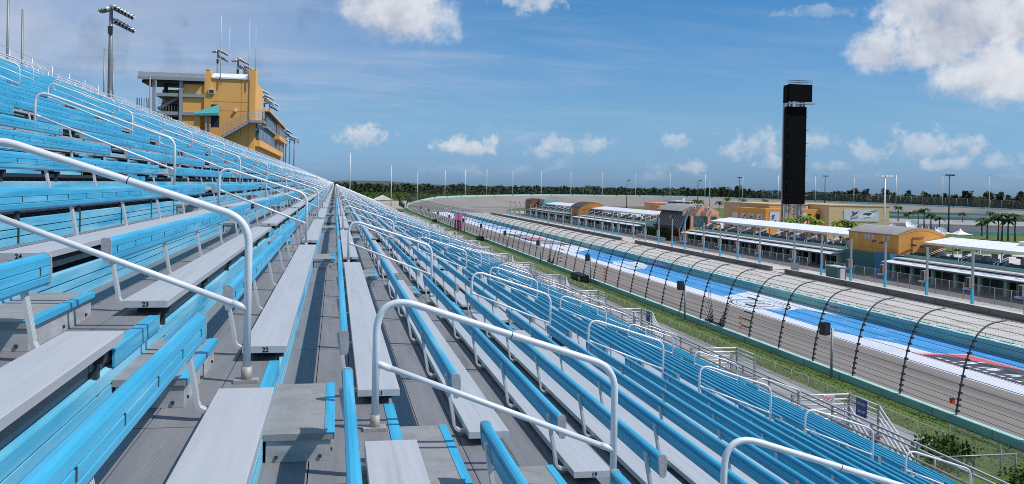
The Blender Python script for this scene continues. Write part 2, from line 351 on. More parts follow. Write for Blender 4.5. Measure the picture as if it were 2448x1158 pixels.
def jprof(path, t):
    P = [Vector((a, b)) for a, b in path]; l = []; rr = []
    for i, p in enumerate(P):
        d = (P[min(i+1, len(P)-1)]-P[max(i-1, 0)]).normalized(); n = Vector((-d.y, d.x))
        l.append(tuple(p+n*t/2)); rr.append(tuple(p-n*t/2))
    return l+rr[::-1]
jp = jprof([(-.10,-.058), (-.27,-.058), (-.315,-.053), (-.345,-.036), (-.358,-.008), (-.362,.03), (-.404,.25), (-.421,.350)], .02)
br = MB().ext(jp, -.03, .03)
for s_ in (-.02, 0, .02): br.ext([(-.3515,.03), (-.3935,.25), (-.3915,.25), (-.3495,.03)], s_-.003, s_+.003)
uf = MB()
BRY = [.26+1.908*k for k in range(6)]
for y in BRY: uf.box(-.23, -.03, y-.03, y+.03, -.115, -.066); uf.box(-.10, -.06, y-.03, y+.03, -.40, -.115)
me_seat = seat.mesh('seat', M_ALU); me_back = bk.mesh('backrest', M_BLUE); me_cap = cp.mesh('end_cap', M_CAP); me_tk = tk.mesh('bolt_mark', M_DARK); me_br = br.mesh('bracket', M_BRK); me_uf = uf.mesh('underframe', M_DARK)
def px(x, y, z):
    v = Vector((x, y, z-H)); d = v.dot(F)
    if d < .3: return None
    return (1224+2180.13*v.dot(R)/d, 455.28-2180.13*v.dot(U)/d)
cand = []
for b in range(-1, NBLK):
    for r in range(1, NROW+1):
        y0 = Y0+b*PER; best = 1e9
        for t in np.linspace(0, BL, 9):
            q = px(SX(r)-.2, y0+t, SZ(r)+.2)
            if q and -60 < q[0] < 2510 and -30 < q[1] < 1250:
                # rows above the eye are mostly hidden by the rows in front of them
                best = min(best, math.sqrt(SX(r)**2+(y0+t)**2+(SZ(r)-H)**2))
        cand.append((best, b, r))
cand.sort()
indiv = {(b, r) for d, b, r in cand[:300] if d < 1e8}
num_me = {}
BLKN = {-1: 'short of the nearest aisle', 0: 'just past the nearest aisle'}
def blk_words(b): return BLKN.get(b) or 'in the %s block along the stand' % ordn(b+1)
for d, b, r in cand:
    if (b, r) not in indiv: continue
    o = thing('bleacher_bench', 'row %s grey bench with blue backrest, %s' % (words(r), blk_words(b)), 'bench', (SX(r), Y0+b*PER, SZ(r)), 0, 'bleacher benches in rows up the grandstand')
    o.location.x += random.uniform(-.004,.004); o.location.z += random.uniform(-.003,.003); o.rotation_euler.z = random.uniform(-.0006,.0006)
    place('seat', me_seat, o); bo = place('backrest', me_back, o); place('end_cap', me_cap, bo); place('end_cap', me_cap, bo, (0, BL-.02, 0)); place('bolt_mark', me_tk, bo, kind='stuff')
    if b < 7:
        for y in BRY: place('bracket', me_br, o, (0, y, 0))
    else:
        for y in BRY[::1]: place('bracket', me_br, o, (0, y, 0))
    if b < 4:
        place('underframe', me_uf, o, kind='stuff')
        if r not in num_me: num_me[r] = text_mesh(str(r), .042, M_BLACK, bold=.0012)
        t = place('seat_number', num_me[r], o, (-.135, -.002, -.024)); t.rotation_euler = (math.pi/2, 0, 0)
# all other benches, far along the stand
def pack(protos, locs, name, mats):
    vs = []; fs = []; ms = []; off = 0
    V = np.concatenate([np.array(p.v) for p, mi in protos]); 
    Fc = []; mi_ = []; o = 0
    for p, mi in protos:
        for f in p.f: Fc.append([i+o for i in f]); mi_.append(mi)
        o += len(p.v)
    L = np.array(locs); allv = (V[None]+L[:, None]).reshape(-1, 3); n = len(V)
    loops = np.array([len(f) for f in Fc]); flat = np.concatenate([np.array(f) for f in Fc])
    fl = (flat[None]+np.arange(len(L))[:, None]*n).ravel(); lt = np.tile(loops, len(L))
    me = bpy.data.meshes.new(name); me.vertices.add(len(allv)); me.vertices.foreach_set('co', allv.astype(np.float32).ravel())
    me.loops.add(len(fl)); me.loops.foreach_set('vertex_index', fl.astype(np.int32)); me.polygons.add(len(lt))
    me.polygons.foreach_set('loop_start', np.concatenate([[0], np.cumsum(lt)[:-1]]).astype(np.int32))
    me.polygons.foreach_set('material_index', np.tile(np.array(mi_, dtype=np.int32), len(L)))
    for m_ in mats: me.materials.append(m_)
    me.update(calc_edges=True); me.validate(); return me
lseat = MB().box(-.285, 0, 0, BL, -.045, 0); lback = MB().ext([(-.372,.248), (-.354,.29), (-.356,.378), (-.385,.406), (-.430,.388), (-.404,.285)], 0, BL)
lbr = MB()
for y in BRY: lbr.box(-.325, -.305, y-.03, y+.03, -.05, .10); lbr.box(-.352, -.332, y-.03, y+.03, .10, .30)
rest = [(SX(r), Y0+b*PER, SZ(r)) for d, b, r in cand if (b, r) not in indiv]
place('bleacher_benches', pack([(lseat, 0), (lback, 1), (lbr, 2)], rest, 'bleacher_benches', [M_ALU, M_BLUE, M_BRK]), None, label='far benches receding along the grandstand towards its end', cat='benches', kind='stuff')

# ------------------------------------------------------------------ aisle handrails
def fillet(P, cuts, n=7):
    out = [Vector(P[0])]
    for i in range(1, len(P)-1):
        a, b, c = Vector(P[i-1]), Vector(P[i]), Vector(P[i+1]); t = cuts[i-1]
        s = b+(a-b).normalized()*t; e = b+(c-b).normalized()*t
        for k in range(n+1):
            u = k/n; out.append(s*(1-u)**2+b*2*u*(1-u)+e*u*u)
    out.append(Vector(P[-1])); return out
def rail_meshes(k):
    dx, dz = k*RUN, k*RISE
    f = MB(); f.tube(fillet([(0,0,.02), (0,0,.84), (dx,0,-dz+.97), (dx,0,-dz+.02)], (.26, .15), 9), .0225, 12)
    m_ = MB(); m_.tube([(0,0,.41), (dx,0,-dz+.44)], .019, 10)
    for x, z in ((0, .41), (dx, -dz+.44)): 
        s = .03 if x == 0 else -.03
        m_.tube([(x,0,z), (x+s*3, 0, z-s*3*.39)], .0215, 10)
    bs = []
    for x, z in ((0, 0), (dx, -dz)):
        g = MB(); g.tube([(x,0,z), (x,0,z+.095)], .031, 12); g.box(x-.07, x+.07, -.045, .045, z+.001, z+.022); bs.append(g.mesh('post_base', M_FLANGE))
    j = MB(); q = Vector((dx*.55, 0, (.84)+(-dz+.97-.84)*.55)); dirv = Vector((dx, 0, -dz+.13)).normalized(); j.tube([q, q+dirv*.006], .0228, 12)
    return f.mesh('top_rail', M_WHITE), m_.mesh('mid_rail', M_WHITE), bs, j.mesh('rail_joint', M_DARK)
RM = {k: rail_meshes(k) for k in (2, 3)}
frames = [(4,2), (7,5), (10,8), (13,11), (16,14), (19,17), (22,20), (25,23), (29,26), (33,30), (37,34), (41,38), (45,42), (48,46)]
cand2 = []
for a in range(36):
    for u, l in frames:
        x = XR(u-1)-.13; best = None
        for xx, rr in ((x, u), (XR(l-1)-.13, l)):
            for hh in (0, .8):
                q = px(xx, aisleY(a)+.6, TZ(rr)+hh)
                if q and -80 < q[0] < 2540 and -40 < q[1] < 1230:
                    d = math.sqrt(x*x+(aisleY(a))**2+(TZ(u)-H)**2); best = d
        if best: cand2.append((best, a, u, l))
cand2.sort(); far = MB()
for i, (d, a, u, l) in enumerate(cand2):
    k = u-l; loc = (XR(u-1)-.13, aisleY(a)+.6, TZ(u))
    if i < 300:
        me = RM[k]; o = thing('handrail', 'white pipe handrail in the %s aisle beside rows %s to %s' % (ordn(a), words(l), words(u)), 'handrail', loc, 0, 'pipe handrails in the grandstand aisles')
        place('top_rail', me[0], o); place('mid_rail', me[1], o)
        for q in me[2]: place('post_base', q, o)
        if a < 2: place('rail_joint', me[3], o)
    else:
        dx, dz = k*RUN, k*RISE; L3 = Vector(loc)
        far.tube([L3+Vector(p) for p in ((0,0,0), (0,0,.70), (.12,0,.80), (dx-.1,0,-dz+.95), (dx,0,-dz+.85), (dx,0,-dz))], .024, 4)
        far.tube([L3+Vector((0,0,.41)), L3+Vector((dx,0,-dz+.44))], .02, 4)
place('handrails', far.mesh('handrails', M_WHITE), None, label='distant aisle handrails crowding together towards the end of the stand', cat='handrails', kind='stuff')

# guard railing along the top of the stand
t = thing('guard_railing', 'long white pipe guard railing along the top row of the grandstand', 'railing', (-21.45, 0, TZ(NROW+1)))
for z in (.35, .62, .89, 1.16): part('rail', MB().tube([(0, 18, z), (0, 232, z)], .028, 6), M_WHITE, t)
pm = MB().tube([(0,0,0), (0,0,1.16)], .028, 6).mesh('post', M_WHITE)
for k in range(88): place('post', pm, t, (0, 18+2.46*k, 0))
t = thing('guard_railing', 'far white pipe guard railing along the top row beyond the press building', 'railing', (-21.45, 0, TZ(NROW+1)))
for z in (.35, .62, .89, 1.16): part('rail', MB().tube([(0, 262, z), (0, YEND, z)], .03, 5), M_WHITE, t)
for k in range(58): place('post', pm, t, (0, 262+2.6*k, 0))
t = thing('fence', 'tall thin wire topped fence at the upper left end of the grandstand', 'fence', (-23.0, 0, TZ(NROW+1)))
for k in range(12): place('post', MATS and pm if False else MB().tube([(0,0,0), (0,0,2.3)], .03, 5).mesh('post', M_WHITE), t, (0, 46+5*k, 0))
for z in (1.3, 2.3): part('wire', MB().tube([(0, 46, z), (0, 101, z)], .02, 4), M_WHITE, t)
t = thing('screen_wall', 'dark low screen wall behind the top row of the grandstand', 'wall', (-22.1, 0, TZ(NROW+1)))
part('panel', MB().box(-.04, .04, 10, 232, .05, .8), M_DARK, t)

# front guard fence and stair landings
gf = thing('front_guard_fence', 'grey pipe rails with chain link along the front edge of the grandstand', 'fence', (17.4, 0, 0))
for X, Z in ((17.4, H-7.56), (17.4, H-7.72), (17.2, H-7.95)): part('rail', MB().tube([(X-17.4, 2, Z), (X-17.4, YEND, Z)], .035, 6), M_GREY, gf)
pm2 = MB().box(-.035, .035, -.035, .035, H-9, H-7.53).mesh('post', M_GREY)
for k in range(150): place('post', pm2, gf, (0, 3+2.4*k, 0))
# ------------------------------------------------------------------ ground, track, walls
M_SCRUB = mat('scrub_ground', (.075,.10,.025), .95, 0, (.12,.13,.05), .02, (1,1,1), third=((.05,.07,.02), .006, .5, .7))
M_GRASS = mat('grass', (.055,.10,.009), .95, 0, (.09,.135,.016), .8, (1,.35,1), third=((.10,.105,.03), .3, .6, .8), bump=.5, bscale=12)
M_ASPH = mat('track_asphalt', (.195,.17,.152), .9, 0, (.235,.208,.188), .5, (1.2,.02,1), third=((.125,.112,.104), .55, .55, .72), bump=.08, bscale=8)
M_ASPH2 = mat('pit_lane_asphalt', (.12,.115,.112), .9, 0, (.16,.155,.15), .3, (1,.3,1))
M_TURN = mat('turn_asphalt', (.20,.183,.168), .9, 0, (.245,.225,.205), .03, (1,1,1), third=((.15,.14,.13), .02, .52, .68))
M_TEAL = mat('teal_wall_paint', (.17,.43,.41), .6, 0, (.24,.50,.47), .8, (1,.3,2), third=((.12,.34,.34), .5, .6, .75))
M_TEALT = mat('teal_wall_top', (.38,.62,.57), .6, 0, (.46,.68,.63), .7)
M_PBLUE = mat('painted_blue', (.028,.235,.55), .75, 0, (.07,.32,.63), .5, (1,.25,1), third=((.26,.44,.66), 1.1, .60, .76))
M_PWHT = mat('painted_white', (.66,.69,.74), .75, 0, (.57,.61,.68), .5, (1,.2,1), third=((.48,.53,.62), .7, .62, .8))
M_PBLK = mat('painted_black', (.045,.05,.06), .8, 0, (.07,.075,.085), .6)
M_PRED = mat('painted_red', (.55,.12,.15), .75)
M_DIRT = mat('bare_ground', (.38,.33,.27), .95, 0, (.30,.28,.22), .08)
RT, CX_, CY_ = 250.0, 42.4+250.0, 545.0
ZT = [(-.3,.67), (-.12,.67), (0,1.5), (.357,4.9), (.513,7.0), (1.09,9.0), (1.686,9.5), (2.28,7.4), (2.82,5.0), (3.1416,4.4), (3.4,4.2)]
def ztop(s): return float(np.interp(s, [a for a, b in ZT], [b for a, b in ZT]))
def tpos(u, off=0.0):
    """u metres along the outer wall line from Y = 545 (negative on the front straight); off = metres towards the infield"""
    if u < 0: return (42.4+off, CY_+u, ztop(u/RT))
    a = u/RT
    if a > math.pi: return (CX_+RT-off, CY_-(u-math.pi*RT), ztop(a))
    return (CX_-(RT-off)*math.cos(a), CY_+(RT-off)*math.sin(a), ztop(a))
g = MB(); g.poly([(-6000,-3000,-.06), (9000,-3000,-.06), (9000,9000,-.06), (-6000,9000,-.06)]); struct('ground', g, M_SCRUB)
def sheet(name, x0, x1, y0, y1, z, m_): return struct(name, MB().quad((x0,y0,z), (x1,y0,z), (x1,y1,z), (x0,y1,z)), m_)
sheet('infield_grass', 42, 560, -220, 800, -.03, M_GRASS)
sheet('track', 42.85, 66, -120, 545, .0, M_ASPH)
sheet('pit_road', 67.0, 85.4, -120, 520, .004, M_CONC)
sheet('pit_boxes', 85.9, 94.6, -120, 500, .006, M_CONC)
sheet('paddock_lane', 94.6, 104, -120, 500, .002, M_ASPH2)
sheet('paddock', 104, 215, 40, 560, -.012, M_CONC)
# grass verge between the fence and the track wall, falling to the wall
v = MB(); N_ = 60
for k in range(N_):
    y0 = 20+k*9.0; y1 = y0+9.0
    v.quad((35.1,y0,1.34), (38.0,y0,.75), (38.0,y1,.75), (35.1,y1,1.34)); v.quad((38.0,y0,.75), (42.42,y0,.08), (42.42,y1,.08), (38.0,y1,.75))
v.quad((35.1,-60,1.34), (42.42,-60,.08), (42.42,20,.08), (35.1,20,1.34))
struct('grass_verge', v, M_GRASS)
c = MB(); c.box(10, 35.06, 47, 470, .6, 1.36); struct('concourse', c, M_PAVE)
c = MB(); c.box(10, 31.2, -60, 46.98, .6, 1.30); struct('service_path', c, M_DIRT)
c = MB(); c.box(31.22, 35.1, -60, 46.98, .55, 1.33); struct('grass_strip', c, M_GRASS)
# joints and cracks in the concrete
M_SEAM = mat('concrete_seam', (.13,.12,.115), .9)
s = MB()
for x in (70.6, 74.2, 77.9, 81.5): s.box(x-.05, x+.05, -100, 500, .008, .010)
for k in range(110): y = -60+5.2*k; s.box(67.4, 85.3, y-.035, y+.035, .0085, .0105)
for k in range(46):
    y = 60+rng.uniform(0, 380); x = rng.uniform(68, 80); a = rng.uniform(-.35, .1); w = rng.uniform(.06, .16); L_ = rng.uniform(3, 12)
    s.bar((x, y, .012), (x+L_*.25, y+L_*(1+a), .012), w, .002)
for k in range(90): y = -60+6.1*k; s.box(85.95, 94.5, y-.03, y+.03, .009, .011)
struct('concrete_seams', s, M_SEAM)
# turn : banked asphalt, rebuilt from the wall line
tn = MB(); ap = MB(); us = np.linspace(-140, math.pi*RT+700, 150)
cols = [(.9, 1.0), (8, .62), (16, .28), (24, .03), (64, 0.0)]
rows_ = []
for u in us:
    zt = max(ztop(u/RT)-1.15, .0) if u > -70 else 0.0
    rows_.append([(*tpos(u, o)[:2], zt*k+.003) for o, k in cols])
for i in range(len(rows_)-1):
    for j in range(len(cols)-1): tn.quad(rows_[i][j], rows_[i][j+1], rows_[i+1][j+1], rows_[i+1][j])
struct('banked_turn', tn, M_TURN)
ln = MB()
for i in range(len(rows_)-1):
    for o, w in ((24.4, .5), (33.2, .35)):
        zz = lambda q: .03+max(q-1.15, 0)*.04
        a, b = tpos(us[i], o), tpos(us[i+1], o); c_, d_ = tpos(us[i], o+w), tpos(us[i+1], o+w)
        ln.quad((a[0],a[1],.30), (c_[0],c_[1],.29), (d_[0],d_[1],.29), (b[0],b[1],.30))
struct('turn_line', ln, M_PWHT)
# outer wall and its backing
t = thing('track_wall', 'teal concrete wall running beside the grass verge and around the far turn', 'wall', (42.4, 0, 0))
w1 = MB(); w2 = MB(); w3 = MB(); uu = np.concatenate([np.arange(-660, -80, 20), np.linspace(-80, math.pi*RT+700, 160)])
for a, b in zip(uu[:-1], uu[1:]):
    p0, p1, q0, q1 = tpos(a, -.02), tpos(b, -.02), tpos(a, .45), tpos(b, .45)
    lo0 = -.3 if a < -70 else p0[2]-1.3; lo1 = -.3 if b < -70 else p1[2]-1.3
    f = lambda p, z: (p[0]-42.4, p[1], z)
    hi0, hi1 = p0[2]-.04, p1[2]-.04
    w1.quad(f(p0,lo0), f(p0,hi0), f(p1,hi1), f(p1,lo1)); (w3 if a > -70 else w1).quad(f(q0,lo0), f(q1,lo1), f(q1,hi1), f(q0,hi0))
    w2.quad(f(p0,hi0+.002), f(q0,hi0+.002), f(q0,p0[2]), f(p0,p0[2])) if False else None
    w2.quad(f(p0,p0[2]), f(q0,q0[2]), f(q1,q1[2]), f(p1,p1[2])); w2.quad(f(p0,hi0+.001), f(p0,p0[2]), f(p1,p1[2]), f(p1,hi1+.001)); w2.quad(f(q0,q0[2]), f(q0,hi0+.001), f(q1,hi1+.001), f(q1,q1[2]))
part('wall_body', w1, M_TEAL, t); part('wall_top', w2, M_TEALT, t); part('turn_face', w3, M_TEALT, t)
jm = MB().box(-.025, -.021, -.03, .03, .02, .62).mesh('wall_joint', M_DARK)
for k in range(46): place('wall_joint', jm, t, (0, 34+6.1*k, 0))
rp = MB()
for k in range(34):                                   # dark posts and boxes on the turn wall
    u = 120+k*23.0; a = tpos(u, .2); rp.box(a[0]-42.4-.8, a[0]-42.4+.8, a[1]-.4, a[1]+.4, a[2]-.55, a[2]-.12)
part('wall_marks', rp, M_DARK, t, kind='stuff')

# ------------------------------------------------------------------ paint on the run-off
def pol(name, pts, z, m_): return struct(name, MB().poly([(x, y, z) for x, y in pts]), m_)
sheet('painted_runoff', 54.4, 65.34, 20, 520, .010, M_PWHT)
sheet('painted_edge_line', 54.05, 54.25, 20, 520, .011, M_PWHT)
pol('painted_blue_panel', [(57.5,128), (64.5,134), (66-.7,182.8), (65.3,214.0), (64.0,225), (57.6,214.9), (57.0,170)], .016, M_PBLUE)
pol('painted_blue_panel', [(56.2,96.2), (57.0,118.5), (62.6,113.8), (64.2,108.6), (65.3,104.5), (65.3,30), (62.6,30), (62.4,73.2), (62.3,80.8), (59.2,81.3), (59.0,87.1)], .016, M_PBLUE)
def blob(cx, cy, rx, ry, rot, n=28, jag=0.0):
    o = []
    for k in range(n):
        a = 2*math.pi*k/n; r = 1+jag*rng.uniform(-1, 1); x, y = rx*math.cos(a)*r, ry*math.sin(a)*r
        o.append((cx+x*math.cos(rot)-y*math.sin(rot), cy+x*math.sin(rot)+y*math.cos(rot)))
    return o
# white emblem on the far blue panel, oval emblem and black diamond nearer
pol('painted_emblem', blob(60.6, 181.5, 3.4, 9.5, -.12, 26, .22), .021, M_PWHT)
for k in range(9):
    y = 174.5+k*1.7; pol('painted_emblem_mark', [(58.6+.1*k,y), (62.0-.05*k,y+.4), (62.1,y+.8), (58.7,y+.5)], .026, M_PBLUE)
pol('painted_oval', blob(58.7, 118.6, 4.2, 6.2, .12), .021, M_PWHT)
def ring(cx, cy, rx, ry, w, z, m_, name, n=40):
    b = MB()
    for k in range(n):
        a0, a1 = 2*math.pi*k/n, 2*math.pi*(k+1)/n
        P = lambda a, s: (cx+(rx-s)*math.cos(a), cy+(ry-s*1.3)*math.sin(a), z)
        b.quad(P(a0,0), P(a1,0), P(a1,w), P(a0,w))
    return struct(name, b, m_)
ring(58.7, 118.6, 3.7, 5.7, .3, .026, M_PBLK, 'painted_oval_outline'); ring(58.7, 118.6, 2.9, 4.6, .14, .026, M_PBLUE, 'painted_oval_line')
for k in range(4):
    y = 116.2+1.45*k; pol('painted_oval_letter', [(57.4,y), (59.9,y+.25), (60.1,y+.75), (59.3,y+.62), (57.5,y+.45)], .026, M_PBLK)
dia = [(57.0,82.0), (62.3,80.9), (62.6,58), (60.2,50.5), (56.9,57)]
def inset(P, s):
    cx = sum(p[0] for p in P)/len(P); cy = sum(p[1] for p in P)/len(P); return [(cx+(x-cx)*s, cy+(y-cy)*(1-(1-s)*.45)) for x, y in P]
pol('painted_diamond_border', dia, .021, M_PRED); pol('painted_diamond_line', inset(dia, .96), .024, M_PWHT); pol('painted_diamond_red', inset(dia, .92), .028, M_PRED); pol('painted_diamond', [(57.35,80.6), (59.6,80.3), (61.9,73), (61.9,58), (60.3,52.5), (57.6,57.5), (57.2,68)], .032, M_PBLK)
def ground_text(name, txt, size, x, y, sx, z, m_, shear=.25):
    me = text_mesh(txt, size, m_, bold=size*.02, shear=shear); o = place(name, me, None, (x, y, z), kind='structure')
    o.matrix_world = Matrix(((0, sx, 0, x), (-1.9, 0, 0, y), (0, 0, 1, z), (0, 0, 0, 1))); return o
for k, (y, w, dx) in enumerate(((77.4,1.7,.25), (74.6,2.0,-.1), (71.4,1.4,.35), (69.0,2.2,0), (65.6,1.7,.2), (62.6,2.0,-.1))):
    x0 = 58.55+dx*.4; pol('painted_diamond_letter', [(x0,y), (x0+1.9+dx,y-.9), (x0+2.0+dx,y-.9-w*.28), (x0+.3,y-w*.32)], .036, M_PWHT)
    pol('painted_diamond_letter', [(x0+.2,y-w*.55), (x0+1.1,y-w*.5), (x0+1.5-dx,y-w*.82), (x0+.6,y-w*.95), (x0+.1,y-w*.8)], .037, M_PWHT)
for k in range(14):
    y = 79.2-1.05*k; pol('painted_diamond_small_letter', [(57.75,y), (58.15,y-.1), (58.15,y-.62), (57.78,y-.55)], .036, M_PWHT)
pol('painted_dark_panel', [(54.9,300), (60.5,292), (64.3,240), (57.6,246), (55.5,262)], .016, M_PBLK)
for k in range(12):
    y = 246+4.3*k; pol('painted_streak', [(56.4+rng.uniform(0,1.5),y), (62.5,y-1.5), (63.0,y+.6), (56.6,y+1.9)], .021, M_PWHT if k % 3 else M_PRED)
pol('painted_blue_panel', [(58.8,330), (64.8,322), (64.9,420), (60.2,430)], .016, M_PBLUE)
for k in range(7):
    y = 336+13*k; pol('painted_streak', [(59.6,y), (64.2,y-3), (64.4,y+3), (60,y+5)], .021, M_PWHT)

# ------------------------------------------------------------------ inner barrier, pit wall
t = thing('barrier_wall', 'teal energy absorbing barrier with pale top between the painted run-off and the pit road', 'barrier', (65.3, 0, 0))
part('face', MB().box(0, .5, -60, 520, 0, 1.26), M_TEAL, t); part('top_cap', MB().box(-.04, .54, -60, 520, 1.262, 1.30), M_TEALT, t)
part('back_wall', MB().box(.55, 1.55, -60, 520, 0, 1.20), mat('teal_back', (.16,.36,.30), .7, 0, (.22,.42,.37), .5), t); part('back_cap', MB().box(1.25, 1.62, -60, 520, 1.202, 1.27), M_TEALT, t)
jm = MB().box(.12, .95, -.55, .55, 1.302, 1.35).mesh('joint_plate', M_WPNT)
for k in range(150): place('joint_plate', jm, t, (0, 30+3.2*k, 0))
rm = MB().tube([(0,0,0), (0,0,.5)], .03, 4).mesh('rail_post', M_DARK)
for k in range(90): place('rail_post', rm, t, (1.75, 20+4.0*k, 1.0))
part('chain_rail', MB().tube([(1.75, 20, 1.48), (1.75, 380, 1.48)], .03, 4), M_DARK, t)
t = thing('banner', 'pale blue banner of small squares on the teal barrier face', 'banner', (65.27, 178, 0))
part('backing', MB().box(0, .02, -6, 6, .12, 1.12), mat('banner_blue', (.13,.17,.36), .6), t)
for k in range(8): part('banner_square', MB().box(-.006, -.001, -5.7+1.45*k, -4.6+1.45*k, .28, .98), mat('banner_pale', (.42,.50,.66), .6), t)
t = thing('banner', 'pale square banner with dark lettering on the teal barrier beside the crossover gate', 'banner', (65.27, 110.5, 0))
part('backing', MB().box(0, .02, -1.6, 1.6, .15, 1.2), mat('banner_grey', (.38,.50,.50), .6), t); part('banner_mark', MB().box(-.006, -.001, -1.2, 1.1, .5, .85), mat('banner_dark', (.12,.19,.22), .6), t)
M_PITW = mat('pit_wall_concrete', (.115,.105,.10), .9, 0, (.17,.155,.15), .8, (1,.25,2.5), third=((.06,.055,.05), .9, .52, .7))
for (a, b, lab) in ((-60, 162.5, 'nearest stretch of dark concrete pit wall with painted stall numbers'), (168.3, 252.0, 'middle stretch of dark concrete pit wall between the two openings'), (265.0, 500.0, 'far stretch of dark concrete pit wall beyond the second opening')):
    t = thing('pit_wall', lab, 'wall', (85.4, a, 0)); part('wall_body', MB().box(0, .5, 0, b-a, 0, .93), M_PITW, t)
    part('wall_cap', MB().box(-.02, .52, 0, b-a, .932, .98), M_CONC, t)
for y, n in ((129.2, '13'), (117.5, '8'), (106.4, '6'), (141, '12')):
    me = text_mesh(n, .62, M_BLACK, bold=.015); o = place('stall_number', me, None, (85.385, y, .5)); o.matrix_world = Matrix(((0,0,-1,85.385), (-1,0,0,y), (0,1,0,.5), (0,0,0,1)))
    pw = [q for q in bpy.data.objects if q.name.startswith('pit_wall') and q.location.y < 0][0]; o.parent = pw; o.matrix_parent_inverse = Matrix.Translation(-Vector(pw.location))

# ------------------------------------------------------------------ catch fence
CF = [(0,.6), (.12,1.6), (.45,3.4), (.85,4.85), (1.5,6.2), (2.5,6.95), (3.75,7.2)]
def curve_pts(n=12):
    out = []; P = [Vector((a,b)) for a, b in CF]
    for i in range(len(P)-1):
        p0 = P[max(i-1,0)]; p1 = P[i]; p2 = P[i+1]; p3 = P[min(i+2,len(P)-1)]
        for k in range(3):
            t = k/3; out.append(.5*((2*p1)+(-p0+p2)*t+(2*p0-5*p1+4*p2-p3)*t*t+(-p0+3*p1-3*p2+p3)*t**3))
    out.append(P[-1]); return out
CP = curve_pts()
t = thing('catch_fence', 'tall curved dark steel catch fence with cables standing on the teal track wall', 'fence', (42.6, 0, 0))
pm = MB(); pm.tube([(q.x, 0, q.y) for q in CP], [.07]*6+[.06]*(len(CP)-6), 6)
CZ = [.95, 1.35, 1.75, 2.2, 2.75, 3.35, 3.95, 4.5, 4.95, 5.4, 5.8]
xs = [q.x for q in CP]; zs = [q.y for q in CP]
def fx(z): return float(np.interp(z, zs, xs))
for z in CZ: pm.box(fx(z)-.06, fx(z)+.17, -.11, .11, z-.075, z+.075, 1)
pmm = pm.mesh('fence_post', [M_POSTF, M_DARK])
ys = [56.1+6.46*k for k in range(-9, 76)]
for y in ys: place('fence_post', pmm, t, (0, y, 0))
pl = MB(); pl.tube([(q.x, 0, q.y) for q in CP[::3]], .11, 4)
plm = pl.mesh('fence_post', M_DARK)
u = 8.0
while u < math.pi*RT*.78:
    p_ = tpos(u, .2); o = place('fence_post', plm, t, (p_[0]-42.6, p_[1], p_[2]-.67)); o.rotation_euler = (0, 0, -u/RT); u += 6.46
for z in CZ: part('cable', MB().tube([(fx(z)+.02, -4, z), (fx(z)+.02, 545, z)], .019, 3, cap=False), M_DARK, t)
for q in CP[-7::2]: part('cable', MB().tube([(q.x, -4, q.y+.02), (q.x, 545, q.y+.02)], .017, 3, cap=False), M_DARK, t)
M_MESHW = mesh_mat('woven_wire', (.06,.06,.06), .26, .010)
def fence_sheet(us_, prof, posf):
    vs = []; fs = []; uv = []; s = [0]
    for a, b in zip(prof[:-1], prof[1:]): s.append(s[-1]+math.hypot(b[0]-a[0], b[1]-a[1]))
    n = len(prof)
    for u_ in us_:
        for a, b in prof: vs.append(posf(u_, a, b))
    for i in range(len(us_)-1):
        for j in range(n-1):
            fs.append((i*n+j, (i+1)*n+j, (i+1)*n+j+1, i*n+j+1)); uv += [(us_[i], s[j]), (us_[i+1], s[j]), (us_[i+1], s[j+1]), (us_[i], s[j+1])]
    me = bpy.data.meshes.new('wire_mesh'); me.from_pydata(vs, [], fs); grid_uv(me, uv); return me
def cfp(u_, a, b):
    p_ = tpos(u_, .2+a); return (p_[0]-42.6, p_[1], p_[2]-.67+b)
me = fence_sheet([-549.0]+list(np.linspace(-80, math.pi*RT*.78, 90)), [(q.x, q.y) for q in CP[::2]], cfp); me.materials.append(M_MESHW); place('wire_mesh', me, t)
# crossover gates : cables drawn down to anchors on the wall
for y, lab in ((97.5, 'fan of dark tensioning cables drawn down at the nearest crossover gate'), (178.0, 'fan of dark tensioning cables at the far crossover gate')):
    b = MB()
    for k, (z, s_) in enumerate(((4.6,1), (3.9,1), (3.2,1), (2.4,1), (1.7,1), (4.2,-1), (3.4,-1), (2.7,-1), (2.0,-1), (1.4,-1))):
        ya = y+s_*3.2; e = (fx(.8)+.1, y+s_*(.2+.18*k), .72); q = (fx(z)+.1, ya, z); b.tube([q, e], .03, 4)
        for j in (.55, .68, .8, .9):
            c_ = Vector(q).lerp(Vector(e), j); b.box(c_.x-.07, c_.x+.07, c_.y-.07, c_.y+.07, c_.z-.06, c_.z+.06)
    for k in range(9): b.box(.0, .22, y-2.4+.6*k-.05, y-2.4+.6*k+.05, .6, .95)
    part('gate_cables', b, M_DARK, t, label=lab)
    for k in range(5):
        b = MB(); z = 1.6+.75*k
        for j in range(6): b.box(fx(z)-.05, fx(z)+.1, y-9+.35*j, y-8.8+.35*j, z-.05, z+.05)
        part('turnbuckle_row', b, M_DARK, t)

